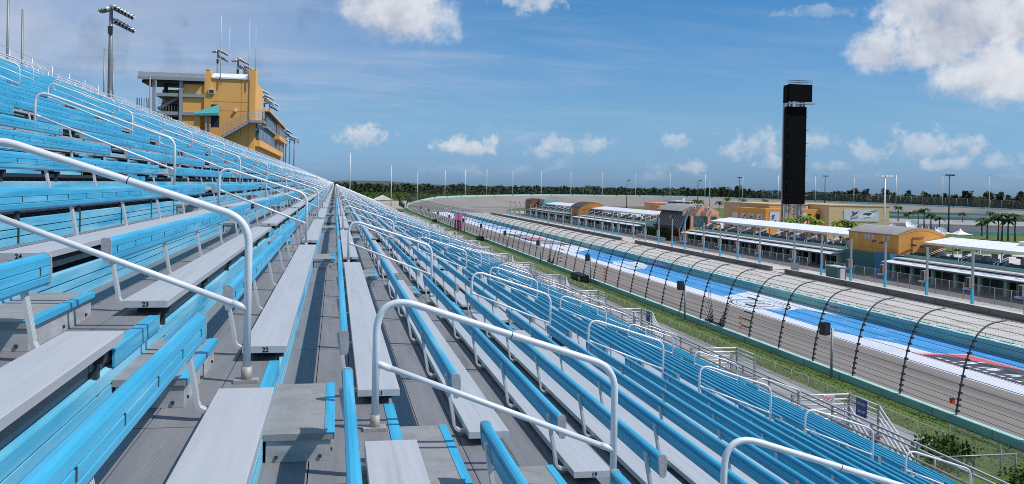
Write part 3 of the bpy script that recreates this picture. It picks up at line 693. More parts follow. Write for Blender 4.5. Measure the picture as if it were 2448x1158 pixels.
# ------------------------------------------------------------------ stand-side chain-link fences
M_CHAIN = mesh_mat('chain_link', (.36,.36,.33), .09, .011)
def chain_fence(name, label, a, b, z0, z1, step, pr=.04, m_=M_CHAIN, pcol=M_GREY, toprail=True):
    A = Vector((*a, 0)); B = Vector((*b, 0)); L_ = (B-A).length; d = (B-A)/L_; t = thing(name, label, 'fence', (A.x, A.y, z0)); h = z1-z0
    n = max(1, round(L_/step)); pm_ = MB().tube([(0,0,0), (0,0,h+.04)], pr, 6).mesh('fence_post', pcol)
    for k in range(n+1): q = d*(L_*k/n); place('fence_post', pm_, t, (q.x, q.y, 0))
    if toprail: part('top_rail', MB().tube([(0,0,h), tuple(d*L_+Vector((0,0,h)))], pr*.7, 6), pcol, t)
    me = bpy.data.meshes.new('wire_mesh'); e = d*L_; me.from_pydata([(0,0,.02), (e.x,e.y,.02), (e.x,e.y,h), (0,0,h)], [], [(0,1,2,3)]); grid_uv(me, [(0,0), (L_,0), (L_,h), (0,h)]); me.materials.append(m_); place('wire_mesh', me, t)
    return t
chain_fence('verge_fence', 'low tan chain link fence between the concourse and the grass verge', (35.0, 47), (35.0, 470), 1.36, 2.14, 2.6, .035, m_=mesh_mat('chain_tan', (.42,.40,.30), .09, .014), pcol=mat('tan_post', (.42,.41,.36), .6))
chain_fence('verge_fence', 'chain link fence beside the shrubs at the lower right corner', (35.2, 22), (35.2, 46.9), 1.30, 2.55, 4.4, .045)
chain_fence('cross_fence', 'short chain link fence crossing from the stand to the corner post', (30.4, 41.6), (35.15, 41.6), 1.30, 2.5, 4.7, .05)
chain_fence('pit_fence', 'chain link fence between the pit boxes and the garages', (94.3, 60), (94.3, 163), .0, 2.5, 3.3, .05, m_=mesh_mat('chain_dark', (.20,.20,.20), .11, .014))
chain_fence('pit_fence', 'middle chain link fence in front of the white roofed garages', (94.3, 170), (94.3, 246), .0, 2.5, 3.3, .05, m_=MATS['chain_dark'])
chain_fence('pit_fence', 'far chain link fence in front of the distant garages', (94.3, 268), (94.3, 500), .0, 2.5, 4.0, .06, m_=MATS['chain_dark'])

# ------------------------------------------------------------------ stair landings with their signs
M_SIGN = mat('sign_blue', (.008,.045,.20), .4); M_SRED = mat('sign_red', (.55,.03,.035), .5)
def landing(yc, label, stair=True):
    t = thing('stair_landing', label, 'stair landing', (17.5, yc, H-9.0), 0, 'stair landings along the front of the stand')
    part('platform', MB().box(0, 2.6, -2.1, .05, -.08, 0), M_STEP, t)
    for k in range(6):
        z = .12+.19*k; part('rail', MB().tube([(.05,0,z), (2.5,0,z)], .034, 6), M_WHITE, t); part('rail', MB().tube([(2.5,-1.95,z), (2.5,0,z)], .032, 6), M_WHITE, t)
    for x, y in ((.05,0), (2.5,0), (2.5,-1.95), (1.3,-1.95)): part('post', MB().box(x-.045, x+.045, y-.045, y+.045, -1.2, 1.12), M_GREY, t)
    if stair:
        for x in (1.3, 2.5):
            for k in range(5):
                z = .2+.22*k; part('stair_rail', MB().tube([(x,-1.95,z), (x,-7.2,z-3.3)], .036, 6), M_WHITE, t)
        for k in range(11): part('stair_tread', MB().box(1.33, 2.47, -2.3-.46*k, -2.0-.46*k, -.33-.29*k, -.29-.29*k), M_STEP, t)
    return t
LY = [32.55, 42.75, 57.24, 67.33, 79.37, 91.8, 104.2, 116.5, 128.1, 141.3, 152.8, 165.6, 177.9, 190, 201.1, 213, 225]
for i, y in enumerate(LY):
    landing(y, 'white railed stair landing in front of the stand, %s from the camera' % ordn(i), i % 2 == 0)
for k in range(6): part('leg', MB().box(-.08,.08,-.08,.08,-(H-9.0),-.1), M_GREY, bpy.data.objects['stair_landing'], (.3+2.2*(k % 2), -.2-1.6*(k//2 % 2), 0)) if k < 4 else None
def sec_sign(y0, lines, label):
    s = thing('section_sign', label, 'sign', (19.955, y0, H-8.26)); part('panel', MB().box(-.012, .012, -.35, .35, -.33, .33), M_SIGN, s)
    for i, (tx, sz) in enumerate(lines):
        me = text_mesh(tx, sz, M_WPNT, bold=.002); o = place('lettering', me, s); o.matrix_local = Matrix(((0,0,-1,-.014), (-1,0,0,0), (0,1,0,.14-.29*i), (0,0,0,1)))
sec_sign(31.68, (('SECTIONS', .125), ('208-207', .15)), 'blue sign reading SECTIONS 208-207 on the nearest landing rail')
sec_sign(55.9, (('SECTIONS', .125),), 'blue sections sign on the third landing rail')
def smoke_sign(x, y, label):
    s = thing('no_smoking_sign', label, 'sign', (x, y-.035, H-8.15)); part('panel', MB().box(-.23, .23, -.008, .008, -.21, .21), M_WPNT, s)
    for dx in (-.11, .11):
        b = MB(); n = 20
        for k in range(n):
            a0, a1 = 2*math.pi*k/n, 2*math.pi*(k+1)/n; P = lambda a, r: (dx+r*math.cos(a), -.0095, .085+r*math.sin(a))
            b.quad(P(a0,.1), P(a1,.1), P(a1,.08), P(a0,.08))
        b.bar((dx-.07,-.0098,.155), (dx+.07,-.0098,.015), .001, .018, up=(0,0,1)); part('ring', b, M_SRED, s)
        part('mark', MB().box(dx-.05, dx+.055, -.0092, -.0085, .078, .095), M_BLACK, s)
    me = text_mesh('NO SMOKING', .062, M_BLACK, bold=.001); o = place('lettering', me, s, (0, -.0095, -.06)); o.rotation_euler = (math.pi/2, 0, 0)
    for z in (-.12, -.16): part('small_print', MB().box(-.13, .13, -.0095, -.0085, z-.008, z+.008), M_GREY, s)
smoke_sign(19.08, 32.55, 'white NO SMOKING sign with two red circles on the nearest landing')
smoke_sign(19.08, 57.24, 'white no smoking sign with two red circles on the third landing')
# ------------------------------------------------------------------ things beside the track
def speaker(y, label):
    t = thing('speaker_pole', label, 'speaker', (41.6, y, .1), 0, 'speakers on poles along the track wall')
    part('pole', MB().tube([(0,0,0), (0,0,4.35)], .11, 8), M_GREY, t); part('arm', MB().bar((0,0,3.9), (-.35,.35,3.9), .1, .1), M_GREY, t)
    b = MB(); b.box(-.80, -.2, -.05, .72, 3.72, 4.78); c = part('cabinet', b, M_BLACK, t); part('grille', MB().box(-.76,-.24,-.075,-.052,3.8,4.7), mat('speaker_grille', (.02,.02,.022), .8), c)
SPY = [70.6, 103.6, 144.8, 182.2, 219.3, 256.4, 293, 330, 367, 404, 441]
for i, y in enumerate(SPY): speaker(y, 'black box speaker on a grey pole beside the track wall, %s from the camera' % ordn(i))
def black_case(y, x, L_, label, white=False):
    t = thing('cable_case', label, 'case', (x, y, .3)); b = MB(); b.box(-.7, .7, -L_/2, L_/2, .0, 1.25); b.box(-.75, .75, -L_/2-.05, L_/2+.05, 1.0, 1.08); part('case_body', b, M_BLACK, t)
    for s in (-.4, .4): part('wheel', MB().box(s-.12, s+.12, -L_/2+.2, -L_/2+.5, -.12, 0), M_DARK, t)
    if white: part('notice', MB().box(-.72,-.705,.2-L_/2+.5,1.0-L_/2+.5,.3,.95), M_LGREY, t)
black_case(146.5, 40.2, 6.5, 'long black covered case with a pale notice on the verge', True)
black_case(254.5, 40.6, 5.5, 'black covered case on the verge past the flag stand'); black_case(374, 40.6, 6, 'farthest black covered case on the verge')
for y in (141.9, 91.5):
    t = thing('corner_marker', 'stack of orange and white marker flags on a fence post, %s' % ('far one' if y > 100 else 'near one'), 'marker', (42.9, y, .7))
    for k in range(3 if y < 100 else 4): part('flag', MB().box(.05, .38 if y < 100 else .6, -.04, .04, .3+.55*k, .62+.55*k), mat('marker_orange', (.60,.18,.11), .6), t)
t = thing('signal_box', 'small red signal light box on the nearest fence post', 'signal', (42.45, 56.1, 1.5)); part('box_body', MB().box(-.3,-.06,-.13,.13,0,.3), mat('signal_red', (.6,.05,.02), .5), t); part('hood', MB().box(-.34,-.05,-.15,.15,.302,.34), M_DARK, t)
# flag stand
M_MAG = mat('magenta_paint', (.52,.03,.24), .5, 0, (.58,.05,.30), 2); M_MAG2 = mat('dark_magenta', (.30,.012,.11), .5)
t = thing('flag_stand', 'magenta starter flag stand rising over the track wall at the start line', 'flag stand', (41.6, 309.8, .2))
for x, y in ((-.9,-.9), (.9,-.9), (-.9,.9), (.9,.9)): part('leg', MB().box(x-.14, x+.14, y-.14, y+.14, 0, 3.6), M_MAG2, t)
part('core_panel', MB().box(-.5, .9, -.98, -.92, 0, 3.6), M_MAG2, t)
part('platform', MB().box(-1.3, 2.6, -1.3, 1.3, 3.6, 3.8), M_MAG, t)
for (a, b) in (((-1.3,-1.3), (2.6,-1.3)), ((-1.3,1.3), (2.6,1.3)), ((-1.3,-1.3), (-1.3,1.3)), ((2.6,-1.3), (2.6,1.3))):
    for z in (4.2, 4.7, 5.3, 5.9): part('rail', MB().bar((*a,z), (*b,z), .09, .09), M_MAG, t)
for x in (-1.3, 0, 1.3, 2.6):
    for y in (-1.3, 1.3): part('rail_post', MB().box(x-.06, x+.06, y-.06, y+.06, 3.8, 5.95), M_MAG, t)
part('panel', MB().box(-1.3, 1.0, -1.36, -1.33, 3.9, 5.7), mat('magenta_light', (.60,.16,.42), .5), t)
part('ladder', MB().bar((2.2,-1.2,0), (1.9,-1.1,3.7), .5, .06), M_GREY, t)
t = thing('scaffold', 'thin lattice camera scaffold beside the magenta flag stand', 'scaffold', (41.6, 300, .2))
for x in (-.8, .8):
    for y in (-.8, .8): part('upright', MB().tube([(x,y,0), (x,y,6.4)], .05, 4), M_GREY, t)
for k in range(6):
    z = 1+1.0*k; part('brace', MB().bar((-.8,-.8,z), (.8,-.8,z+.9), .05, .05), M_GREY, t)
# ------------------------------------------------------------------ pit road poles
M_PB = mat('pole_blue', (.05,.42,.66), .55); M_BOX = mat('cabinet', (.42,.41,.40), .6)
pole = MB().box(-.14, .14, -.14, .14, 1.9, 7.6).mesh('pole', M_GREY); sl = MB().box(-.165, .165, -.165, .165, 0, 2.2).mesh('base_sleeve', M_PB)
arm = MB().bar((0,.1,7.5), (0,3.9,7.7), .09, .09).mesh('lamp_arm', M_GREY); lamp = MB(); lamp.box(-.2,.2,0,.95,-.14,.12); lamp = lamp.mesh('lamp', M_BLACK)
cab = MB().box(-.35, .35, .18, .95, 2.3, 3.9).mesh('control_cabinet', M_BOX); cabd = MB().box(-.37,-.352,.25,.88,2.4,3.8).mesh('cabinet_door', M_BLACK); cabs = MB().box(-.36,.36,.12,.175,2.3,3.9).mesh('cabinet_side', mat('cabinet_side', (.55,.36,.32), .6, 0, (.66,.66,.64), .9)); cabt = MB().box(-.5,.3,.1,1.5,2.05,2.25).mesh('cabinet_shelf', mat('shelf_blue', (.25,.42,.62), .6))
PPY = [106.8, 117.2, 127.6, 138.6, 149, 159.1, 169.6, 184.8, 195.8, 205.6, 215.6, 228.1, 237.4, 248, 259.4, 270.4, 285.5, 292, 304, 314, 325, 335, 346, 359, 372, 385, 398, 410, 422, 435, 447, 459, 472]
for i, y in enumerate(PPY):
    t = thing('pit_lamp_post', 'grey lamp post with blue base and cabinet along the pit wall, %s from the camera' % ordn(i), 'lamp post', (91.2, y, .01), 0, 'lamp posts along the pit boxes')
    place('pole', pole, t); place('base_sleeve', sl, t); place('lamp_arm', arm, t); place('lamp', lamp, t, (0,.7,7.52)); place('lamp', lamp, t, (0,2.9,7.66))
    if i % 7 != 5: c = place('control_cabinet', cab, t); place('cabinet_door', cabd, c); place('cabinet_side', cabs, c); place('cabinet_shelf', cabt, t)
M_TSHED = mat('shed_teal', (.03,.12,.12), .5)
t = thing('pit_shed', 'small dark teal shed with a pale door and grey roof on the pit boxes', 'shed', (90.6, 153, .02)); part('wall', MB().box(-.7,1.0,-1.8,2.2,0,2.2), M_TSHED, t); part('roof', MB().box(-.8,1.1,-1.9,2.3,2.2,2.38), M_LGREY, t); part('door', MB().box(-.15,.8,-1.83,-1.802,.05,2.05), M_LGREY, t)
def cone(x, y, label):
    t = thing('traffic_cone', label, 'traffic cone', (x, y, .02)); part('base', MB().box(-.28,.28,-.28,.28,0,.06), M_DARK, t)
    b = MB(); b.tube([(0,0,.06), (0,0,.45), (0,0,.9)], [.22,.13,.04], 8); part('cone_body', b, mat('cone_orange', (.65,.10,.03), .5), t)
cone(90.4, 166.5, 'orange traffic cone at the nearest pit wall opening'); cone(90.0, 262, 'orange traffic cone at the second pit wall opening')
# barrels / gate at openings
t = thing('barrier_gate', 'wire gate panel standing open at the pit wall opening', 'gate', (88.5, 164.2, .01)); part('gate_frame', MB().bar((0,-1.5,1.9), (0,1.5,1.9), .08, .08).bar((0,-1.5,0), (0,-1.5,1.9), .08, .08, up=(1,0,0)).bar((0,1.5,0), (0,1.5,1.9), .08, .08, up=(1,0,0)), M_GREY, t); part('gate_panel', MB().box(-.01,.01,-1.45,1.45,.1,1.85), mesh_mat('gate_wire', (.4,.4,.4), .1, .02), t)

# ------------------------------------------------------------------ garages with awnings, seats and canopies
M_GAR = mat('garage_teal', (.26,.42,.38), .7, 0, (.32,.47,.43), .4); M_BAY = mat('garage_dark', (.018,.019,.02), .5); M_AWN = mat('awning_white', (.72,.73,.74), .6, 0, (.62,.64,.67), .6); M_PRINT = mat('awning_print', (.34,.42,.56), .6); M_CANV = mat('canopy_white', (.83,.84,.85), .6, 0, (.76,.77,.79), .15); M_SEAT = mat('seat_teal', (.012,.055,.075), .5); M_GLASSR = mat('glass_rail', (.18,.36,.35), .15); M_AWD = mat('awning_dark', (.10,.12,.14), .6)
def garage(y0, y1, label, step=5.6, awn=M_AWN, prints=True):
    t = thing('garage_block', label, 'garage', (103.4, y0, 0)); L_ = y1-y0
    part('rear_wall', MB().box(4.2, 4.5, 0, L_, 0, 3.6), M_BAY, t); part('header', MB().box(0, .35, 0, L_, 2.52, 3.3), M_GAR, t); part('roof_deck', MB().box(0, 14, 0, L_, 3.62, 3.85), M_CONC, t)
    for yy in (-.02, L_-.28): part('side_wall', MB().box(.36, 12, yy, yy+.3, 0, 3.6), M_GAR, t)
    n = int(L_/step)
    cm_ = MB().box(-.1, .36, -.38, .38, 0, 2.5).mesh('column', M_GAR); dm = MB().box(.7, .78, -2.2, 2.2, 0, 2.5).mesh('garage_door', M_BAY); fm = MB().box(.60, .69, -.09, .09, 0, 2.5).mesh('door_frame', M_GAR)
    for k in range(n+1):
        y = L_*k/n; y = min(max(y, .42), L_-.42); place('column', cm_, t, (0, y, 0))
        if k < n:
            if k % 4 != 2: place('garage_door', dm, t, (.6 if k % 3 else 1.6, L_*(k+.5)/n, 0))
            place('door_frame', fm, t, (0, L_*(k+.72)/n, 0))
    a = MB(); a.ext([(-2.1,3.0), (-2.1,3.08), (2.4,3.74), (2.4,3.66)], -.3, L_+.3); aw = part('awning', a, awn, t)
    part('awning_rail', MB().box(2.45, 2.5, 0, L_, 3.86, 4.5), M_GLASSR, t)
    if prints:
        zz = lambda x: 3.084+(x+2.1)*(.66/4.5)
        y = 2.0; k = 0
        while y < L_-6:
            if k % 2 == 0:
                for j in range(6 if k % 4 else 5): b = MB(); yy = y+.85*j; b.quad((-1.4,yy,zz(-1.4)), (1.6,yy+.1,zz(1.6)), (1.6,yy+.66,zz(1.6)), (-1.4,yy+.56,zz(-1.4))); part('awning_letter', b, M_PRINT, aw)
            else:
                b = MB(); m_ = 20
                for q in range(m_):
                    a0, a1 = 2*math.pi*q/m_, 2*math.pi*(q+1)/m_; P = lambda an, s: (.1+1.45*s*math.cos(an), y+2.3+2.0*s*math.sin(an), zz(.1+1.45*s*math.cos(an)))
                    b.quad(P(a0,1), P(a1,1), P(a1,.75), P(a0,.75))
                part('awning_oval', b, M_PRINT, aw)
            y += 6.3; k += 1
    # raked seats on the roof
    sb = MB()
    for r_ in range(2):
        x = 3.0+.95*r_; z = 3.9+.18*r_; part('seat_step', MB().box(x-.1, x+.9, 0, L_, 3.86, z), M_GREY, t)
        y = .5
        while y < L_-.6:
            if int(y/ .62) % 14 > 1: sb.box(x-.12, x+.42, y, y+.56, z+.35, z+.42); sb.box(x+.38, x+.46, y, y+.56, z+.42, z+.78); sb.box(x+.1, x+.3, y+.1, y+.4, z, z+.35)
            y += .62
    part('seats', sb, M_SEAT, t, kind='stuff'); part('deck_edge', MB().box(5.2, 5.35, .3, L_-.3, 3.86, 4.5), M_CANV, t)
    for k in range(int(L_/8.7)+1):
        b = MB()
        for dy in (0, .9): b.tube([(2.8, 1+8.7*k+dy, 4.8), (6.2, 1+8.7*k+dy, 6.0)], .045, 5); b.tube([(2.8, 1+8.7*k+dy, 3.9), (2.8, 1+8.7*k+dy, 4.8)], .045, 5)
        if 2+8.7*k < L_: part('stair_handrail', b, M_WPNT, t)
    # loose furniture and rails under the canopy
    b = MB(); y = 1.0
    while y < L_-1:
        w = rng.uniform(.3, 1.1); fx_ = 5.8+rng.uniform(0,6); b.box(fx_, fx_+rng.uniform(.2,1.0), y, y+w, 3.86, 3.9+rng.uniform(.6, 1.9)); y += rng.uniform(.5, 1.5)
    part('deck_furniture', b, mat('deck_furniture', (.22,.23,.25), .7, 0, (.38,.38,.38), .6), t, kind='stuff')
    return t
def canopy(y0, y1, label, m_=M_CANV):
    t = thing('canopy', label, 'canopy', (110, y0, 0)); L_ = y1-y0
    a = MB(); a.ext([(0,6.35), (0,6.75), (6,7.72), (6.3,7.3), (6.1,7.28)], 0, L_); part('canopy_roof', a, m_, t)
    pm_ = MB().box(-.07,.07,-.07,.07,3.86,6.5).mesh('canopy_post', M_GREY); pw = MB().box(-.06,.06,-.06,.06,3.86,7.3).mesh('canopy_post', M_WPNT)
    for k in range(int(L_/6.2)+1): place('canopy_post', pm_, t, (.25, .3+6.2*k, 0)); place('canopy_post', pw, t, (5.9, .3+6.2*k, 0))
    sm_ = MB().box(.02, 5.95, -.03, .03, 0, .02)
    for k in range(1, int(L_/6.2)+1):
        b = MB(); b.bar((.05,6.2*k,6.77), (5.95,6.2*k,7.725), .06, .02); part('canopy_seam', b, M_LGREY, t)
    return t
garage(60, 155.0, 'nearest garage block with white printed awning, teal columns and dark bays'); canopy(60, 155.3, 'nearest white fabric canopy over the garage roof terrace')
t = thing('canopy_hood', 'small raised white hood on the back of the nearest canopy', 'hood', (114.5, 124, 7.4)); part('hood_roof', MB().ext([(0,0), (0,.7), (2.4,.9), (2.6,0)], 0, 12), M_CANV, t)
garage(173.5, 257.0, 'middle garage block with white printed awning in front of the tall screen tower'); canopy(180.7, 255.2, 'middle white fabric canopy in front of the screen tower')
garage(297, 383, 'third garage block with white awning beside the sloping dark screen'); canopy(305.5, 390, 'third silvery white canopy beyond the sloping dark screen', mat('canopy_silver', (.68,.72,.78), .5))
garage(391, 484, 'farthest garage block with dark awning', awn=M_AWD, prints=False); canopy(419, 505, 'farthest pale canopy over the distant garages', MATS['canopy_silver'])

# ------------------------------------------------------------------ orange buildings
M_OR = mat('orange_render', (.60,.27,.055), .8, 0, (.66,.31,.075), .35); M_OR2 = mat('dark_orange_render', (.42,.17,.035), .8, 0, (.48,.20,.045), .3); M_ROOF = mat('grey_roof', (.28,.275,.27), .75, 0, (.34,.33,.32), .4); M_TL = mat('teal_dark_wall', (.035,.13,.13), .7); M_BL2 = mat('blue_wall', (.03,.17,.30), .7); M_SALM = mat('salmon_render', (.72,.36,.22), .8, 0, (.68,.32,.19), .4)
def arch(name, x0, x1, y0, y1, zb, ze, zt, label, wm, rm_, n=14, win=True):
    t = thing(name, label, 'building', (x0, y0, 0)); W = x1-x0
    arc = [(W*k/n, ze+(zt-ze)*math.sin(math.pi*k/n)**.85) for k in range(n+1)]
    part('wall', MB().ext([(0,zb)]+arc+[(W,zb)], 0, y1-y0), wm, t)
    rp_ = [(a*1.0+(a/W-.5)*.3, z+.04) for a, z in arc]; rp2 = [(a, z+.14) for a, z in rp_]
    part('roof', MB().ext(rp_+rp2[::-1], .12, y1-y0+.3), rm_, t)
    # a raised band following the gable
    b = MB()
    for (a, z), (a2, z2) in zip(arc[:-1], arc[1:]): b.add([(a,-.05,z+.04),(a2,-.05,z2+.04),(a2,-.05,z2-.28),(a,-.05,z-.28),(a,-.001,z+.04),(a2,-.001,z2+.04),(a2,-.001,z2-.28),(a,-.001,z-.28)], [(0,1,2,3),(0,4,5,1),(3,2,6,7)])
    part('gable_trim', b, wm, t)
    for k in range(1, 4): part('wall_joint', MB().box(-.012,-.004,(y1-y0)*k/4-.03,(y1-y0)*k/4+.03,zb,ze), M_OR2, t)
    part('wall_joint', MB().box(-.012,-.004,0,y1-y0,zb+.9,zb+.96), M_OR2, t)
    if win:
        for y in (3.2, 4.6, 8.3, 9.6, 10.9, 14.2): f = part('window', MB().box(-.05,-.01,y-.35,y+.35,ze-1.15,ze-.25), M_LGREY, t); part('pane', MB().box(-.07,-.052,y-.25,y+.25,ze-1.05,ze-.35), mat('window_pane', (.45,.47,.46), .3), f)
    return t
t = arch('orange_pavilion', 105, 114.8, 155.5, 172.6, 4.1, 7.85, 9.2, 'nearest orange pavilion with a grey barrel roof between two white canopies', M_OR, M_ROOF)
part('lower_wall', MB().box(-1.2, 9.6, 5.2, 17.0, 0, 4.08), M_TL, t); part('lower_wall', MB().box(-1.7, 9.6, .1, 5.18, 0, 4.4), M_BL2, t)
part('rail_beam', MB().bar((-.3,-.15,4.4), (2.8,-.15,5.6), .12, .12), M_OR2, t); part('door_frame', MB().bar((2.9,-.1,4.2), (2.9,-.1,7.6), .12, .12).bar((2.9,-.1,7.6), (5.4,-.1,7.7), .12, .12), M_OR2, t)
part('vent_unit', MB().box(8.1, 9.6, -1.0, -.06, 4.2, 5.1), M_GREY, t)
def dish(x, y, z, s, label):
    t = thing('satellite_dish', label, 'satellite dish', (x, y, z)); part('stand', MB().box(-.08,.08,-.08,.08,0,.5), M_GREY, t)
    b = MB(); n = 12; c = Vector((0,0,.9*s)); ax = Vector((-.4,-.75,.5)).normalized(); e1 = ax.cross(Vector((0,0,1))).normalized(); e2 = e1.cross(ax)
    P = lambda r, a: tuple(c+(e1*math.cos(a)+e2*math.sin(a))*r*s+ax*(r*r*.35*s))
    for k in range(n):
        a0, a1 = 2*math.pi*k/n, 2*math.pi*(k+1)/n; b.quad(P(.05,a0), P(.5,a0), P(.5,a1), P(.05,a1)); b.quad(P(.5,a0), P(1,a0), P(1,a1), P(.5,a1))
    part('reflector', b, M_WPNT, t); part('feed_arm', MB().bar(tuple(c), tuple(c+ax*.9*s), .05, .05), M_GREY, t)
dish(113.5, 164.0, 8.6, 1.15, 'white satellite dish behind the orange pavilion roof'); dish(115.8, 158.0, 7.6, 1.0, 'white satellite dish at the near end of the pavilion roof'); dish(114, 171, 8.3, .7, 'smaller white satellite dish at the far end of the pavilion roof')
for k in range(4):
    t = thing('roof_mast', 'thin white mast behind the orange pavilion roof, %s from the left' % ordn(k).replace('nearest', 'first'), 'mast', (115.6, 163.5-2.0*k, 0), 0, 'thin white masts'); part('mast_pole', MB().tube([(0,0,0), (0,0,9.4)], .06, 5), M_WPNT, t)
arch('orange_pavilion', 105, 117, 384, 400, 3.6, 6.9, 9.2, 'second orange pavilion with a dark barrel roof behind the third canopy', M_OR2, mat('dark_roof', (.07,.055,.05), .7), win=False)
t = arch('orange_pavilion', 105, 113, 484, 500, 0, 8.0, 9.0, 'farthest small brown pavilion at the end of the garages', mat('brown_render', (.26,.10,.05), .8), MATS['dark_roof'], win=False)
part('side_block', MB().box(4, 12, -12, -.2, 0, 9), M_GLASSR, t)
# salmon hall with the sloping screen
t = thing('salmon_hall', 'salmon pink hall with a grey vaulted roof and a sloping dark screen in front', 'building', (104.1, 262, 0))
n = 14; W = 11.6
arc = [(W*k/n, 8.75+2.35*math.sin(math.pi*(.04+.92*k/n))) for k in range(n+1)]
part('gable', MB().ext([(0,8.2)]+arc+[(W,8.2)], 0, .8), M_SALM, t)
part('roof', MB().ext([(-.3+a*1.05, z+.05) for a, z in arc]+[(-.3+a*1.05, z+.2) for a, z in arc][::-1], .25, 23), M_ROOF, t)
part('inner_wall', MB().box(3.2, W-.3, 5, 22, 0, 8.15), M_BAY, t); part('eave_beam', MB().box(-.1, W, -.1, 1.0, 7.7, 8.18), M_ROOF, t); part('glass_wall', MB().box(3.2, W-.6, 1.2, 1.3, 3.6, 7.6), M_GLASSR, t)
for x, y in ((2.7,.1), (8.2,.1), (.4,11), (W-.5,.1)): part('column', MB().box(x-.42, x+.42, y-.42, y+.42, 0, 7.68), M_SALM, t)
part('terrace_wall', MB().box(2.0, W, -.7, -.45, 0, 4.4), M_OR, t)
for k, (x, z) in enumerate(((3.0,10.2), (5.1,10.9), (7.6,9.9))): u_ = part('roof_unit', MB().box(x-.5, x+.5, -1.1, -.05, z-.3, z+.6), M_LGREY, t); part('unit_fan', MB().box(x-.27, x+.27, -1.13, -1.102, z-.15, z+.38), M_DARK, u_)
for k, (x, z) in enumerate(((2.0,9.4), (4.2,9.6), (6.4,9.5), (9,9.4))): part('wall_bracket', MB().box(x-.22, x+.22, -.5, -.05, z-.12, z+.2), M_LGREY, t)
M_SCR = mat('screen_slats', (.035,.038,.042), .35, .2, (.06,.065,.07), 1.5)
s_ = thing('sloping_screen', 'large dark sloping slatted screen leaning in front of the salmon hall', 'screen', (103.6, 262, 0))
for k in range(14):
    y = 1.55*k; part('slat', MB().bar((2.0,y+.7,9.3), (-.6,y+.7,3.7), 1.25, .12, up=(0,0,1)), M_SCR, s_)
for k in range(15): part('mullion', MB().bar((1.94,1.55*k-.08,9.5), (-.7,1.55*k-.08,3.5), .14, .3, up=(0,0,1)), M_GREY, s_)
part('cap_beam', MB().bar((1.9,-.2,9.55), (1.9,22,9.55), .3, .3), M_GREY, s_); part('side_frame', MB().bar((1.9,-.5,9.5), (-.7,-.5,0.1), .4, .5), mat('frame_teal', (.08,.24,.28), .6), s_)
for k in range(5): part('support', MB().bar((0,1+5*k,0), (-.5,1+5*k,4.0), .3, .3), M_OR2, s_)
b = MB()
for k in range(18): y = 1+1.1*k; b.bar((-.9,y,3.6), (-1.7,y+.8,4.4), .18, .5)
part('light_rack', b, M_DARK, s_, kind='stuff')
t = thing('terrace_building', 'low orange brick terrace under the sloping dark screen', 'building', (105, 262, 0)); part('wall', MB().box(.9, 2.0, 1.6, 19, 0, 3.3), M_OR2, t)
for k in range(8): part('window', MB().box(.84,.898,2.4+2.1*k,3.3+2.1*k,.9,2.6), M_BAY, t)
t = thing('teal_building', 'teal building with a dark base and hedge behind a white picket fence', 'building', (104, 281, 0)); part('wall', MB().box(0, 14, 0, 15, 0, 5.0), M_GLASSR, t); part('base_wall', MB().box(-.12, -.01, .1, 14.9, 0, 3.3), M_TL, t); part('cornice', MB().box(-.25, 14, -.1, 15.1, 5.0, 5.25), M_GAR, t); part('side_panel', MB().box(0, 14, -.2, -.02, 0, 4.9), M_TL, t)
t = thing('media_platform', 'small white camera platform on a blue plinth on the hall roof', 'platform', (112, 286, 0)); part('plinth', MB().box(-2, 3, -2, 5, 0, 11.6), M_BL2, t); part('deck', MB().box(-3, 3, -5, 6, 11.7, 12.1), M_LGREY, t); part('mast', MB().box(-.3,.3,-4.3,-3.7,5,13), M_WPNT, t)
t = thing('picket_fence', 'white picket fence in front of the hedge by the pit opening', 'fence', (98.2, 261, 0))
for z in (.35, .85): part('rail', MB().box(-.03,.03,0,26,z,z+.09), M_WPNT, t)
pk_ = MB().box(-.02,.02,-.05,.05,0,1.15).mesh('picket', M_WPNT)
for k in range(60): place('picket', pk_, t, (-.05, .2+.43*k, 0))
for k, (x, y, w, h, m_, lab) in enumerate(((125, 330, 20, 9.0, M_OR, 'orange flat roofed block behind the third canopy'), (128, 352, 14, 9.8, M_SALM, 'salmon flat roofed block behind the third canopy'), (112, 291, 4, 9.2, M_OR2, 'small brown block between the third canopy and the salmon hall'))):
    t = thing('low_block', lab, 'building', (x, y, 0)); part('wall', MB().box(0, 12, 0, w, 0, h), m_, t); part('parapet', MB().box(-.15, 12.15, -.15, w+.15, h, h+.3), m_, t)

# ------------------------------------------------------------------ museum-like hall with murals
M_BEI = mat('beige_wall', (.56,.41,.22), .8, 0, (.61,.45,.25), .3); M_BEI2 = mat('beige_wall_recess', (.44,.33,.18), .8, 0, (.48,.36,.2), .3)
t = thing('museum_hall', 'beige and orange stepped hall with car murals behind the middle canopy', 'building', (140, 275, 0))
part('wall', MB().box(20, 42, 0, 50, 0, 11.3), M_BEI, t); part('parapet', MB().box(19.85, 42.15, -.15, 50.15, 11.3, 11.6), M_BEI2, t)
part('wall', MB().box(5.3, 19.9, 13, 50, 0, 11.25), M_BEI2, t); part('parapet', MB().box(5.15, 19.84, 12.85, 50.15, 11.25, 11.5), M_BEI, t)
part('orange_front', MB().box(0, 19.9, 5, 12.9, 0, 10.0), M_OR, t); part('orange_front', MB().box(0, 5.2, 12.95, 31, 0, 9.9), M_OR, t)
for k in range(6): part('panel_joint', MB().box(20+3.6*k+1.8, 20+3.6*k+1.86, -.02, -.005, 0, 11.3), M_BEI2, t)
for k in range(4): part('panel_joint', MB().box(20, 42, -.02, -.005, 2.6*k+1.5, 2.6*k+1.55), M_BEI2, t)
for x in (15.2, 18.2): part('window', MB().box(x, x+1.3, 4.93, 4.99, 6.6, 8.4), M_BAY, t)
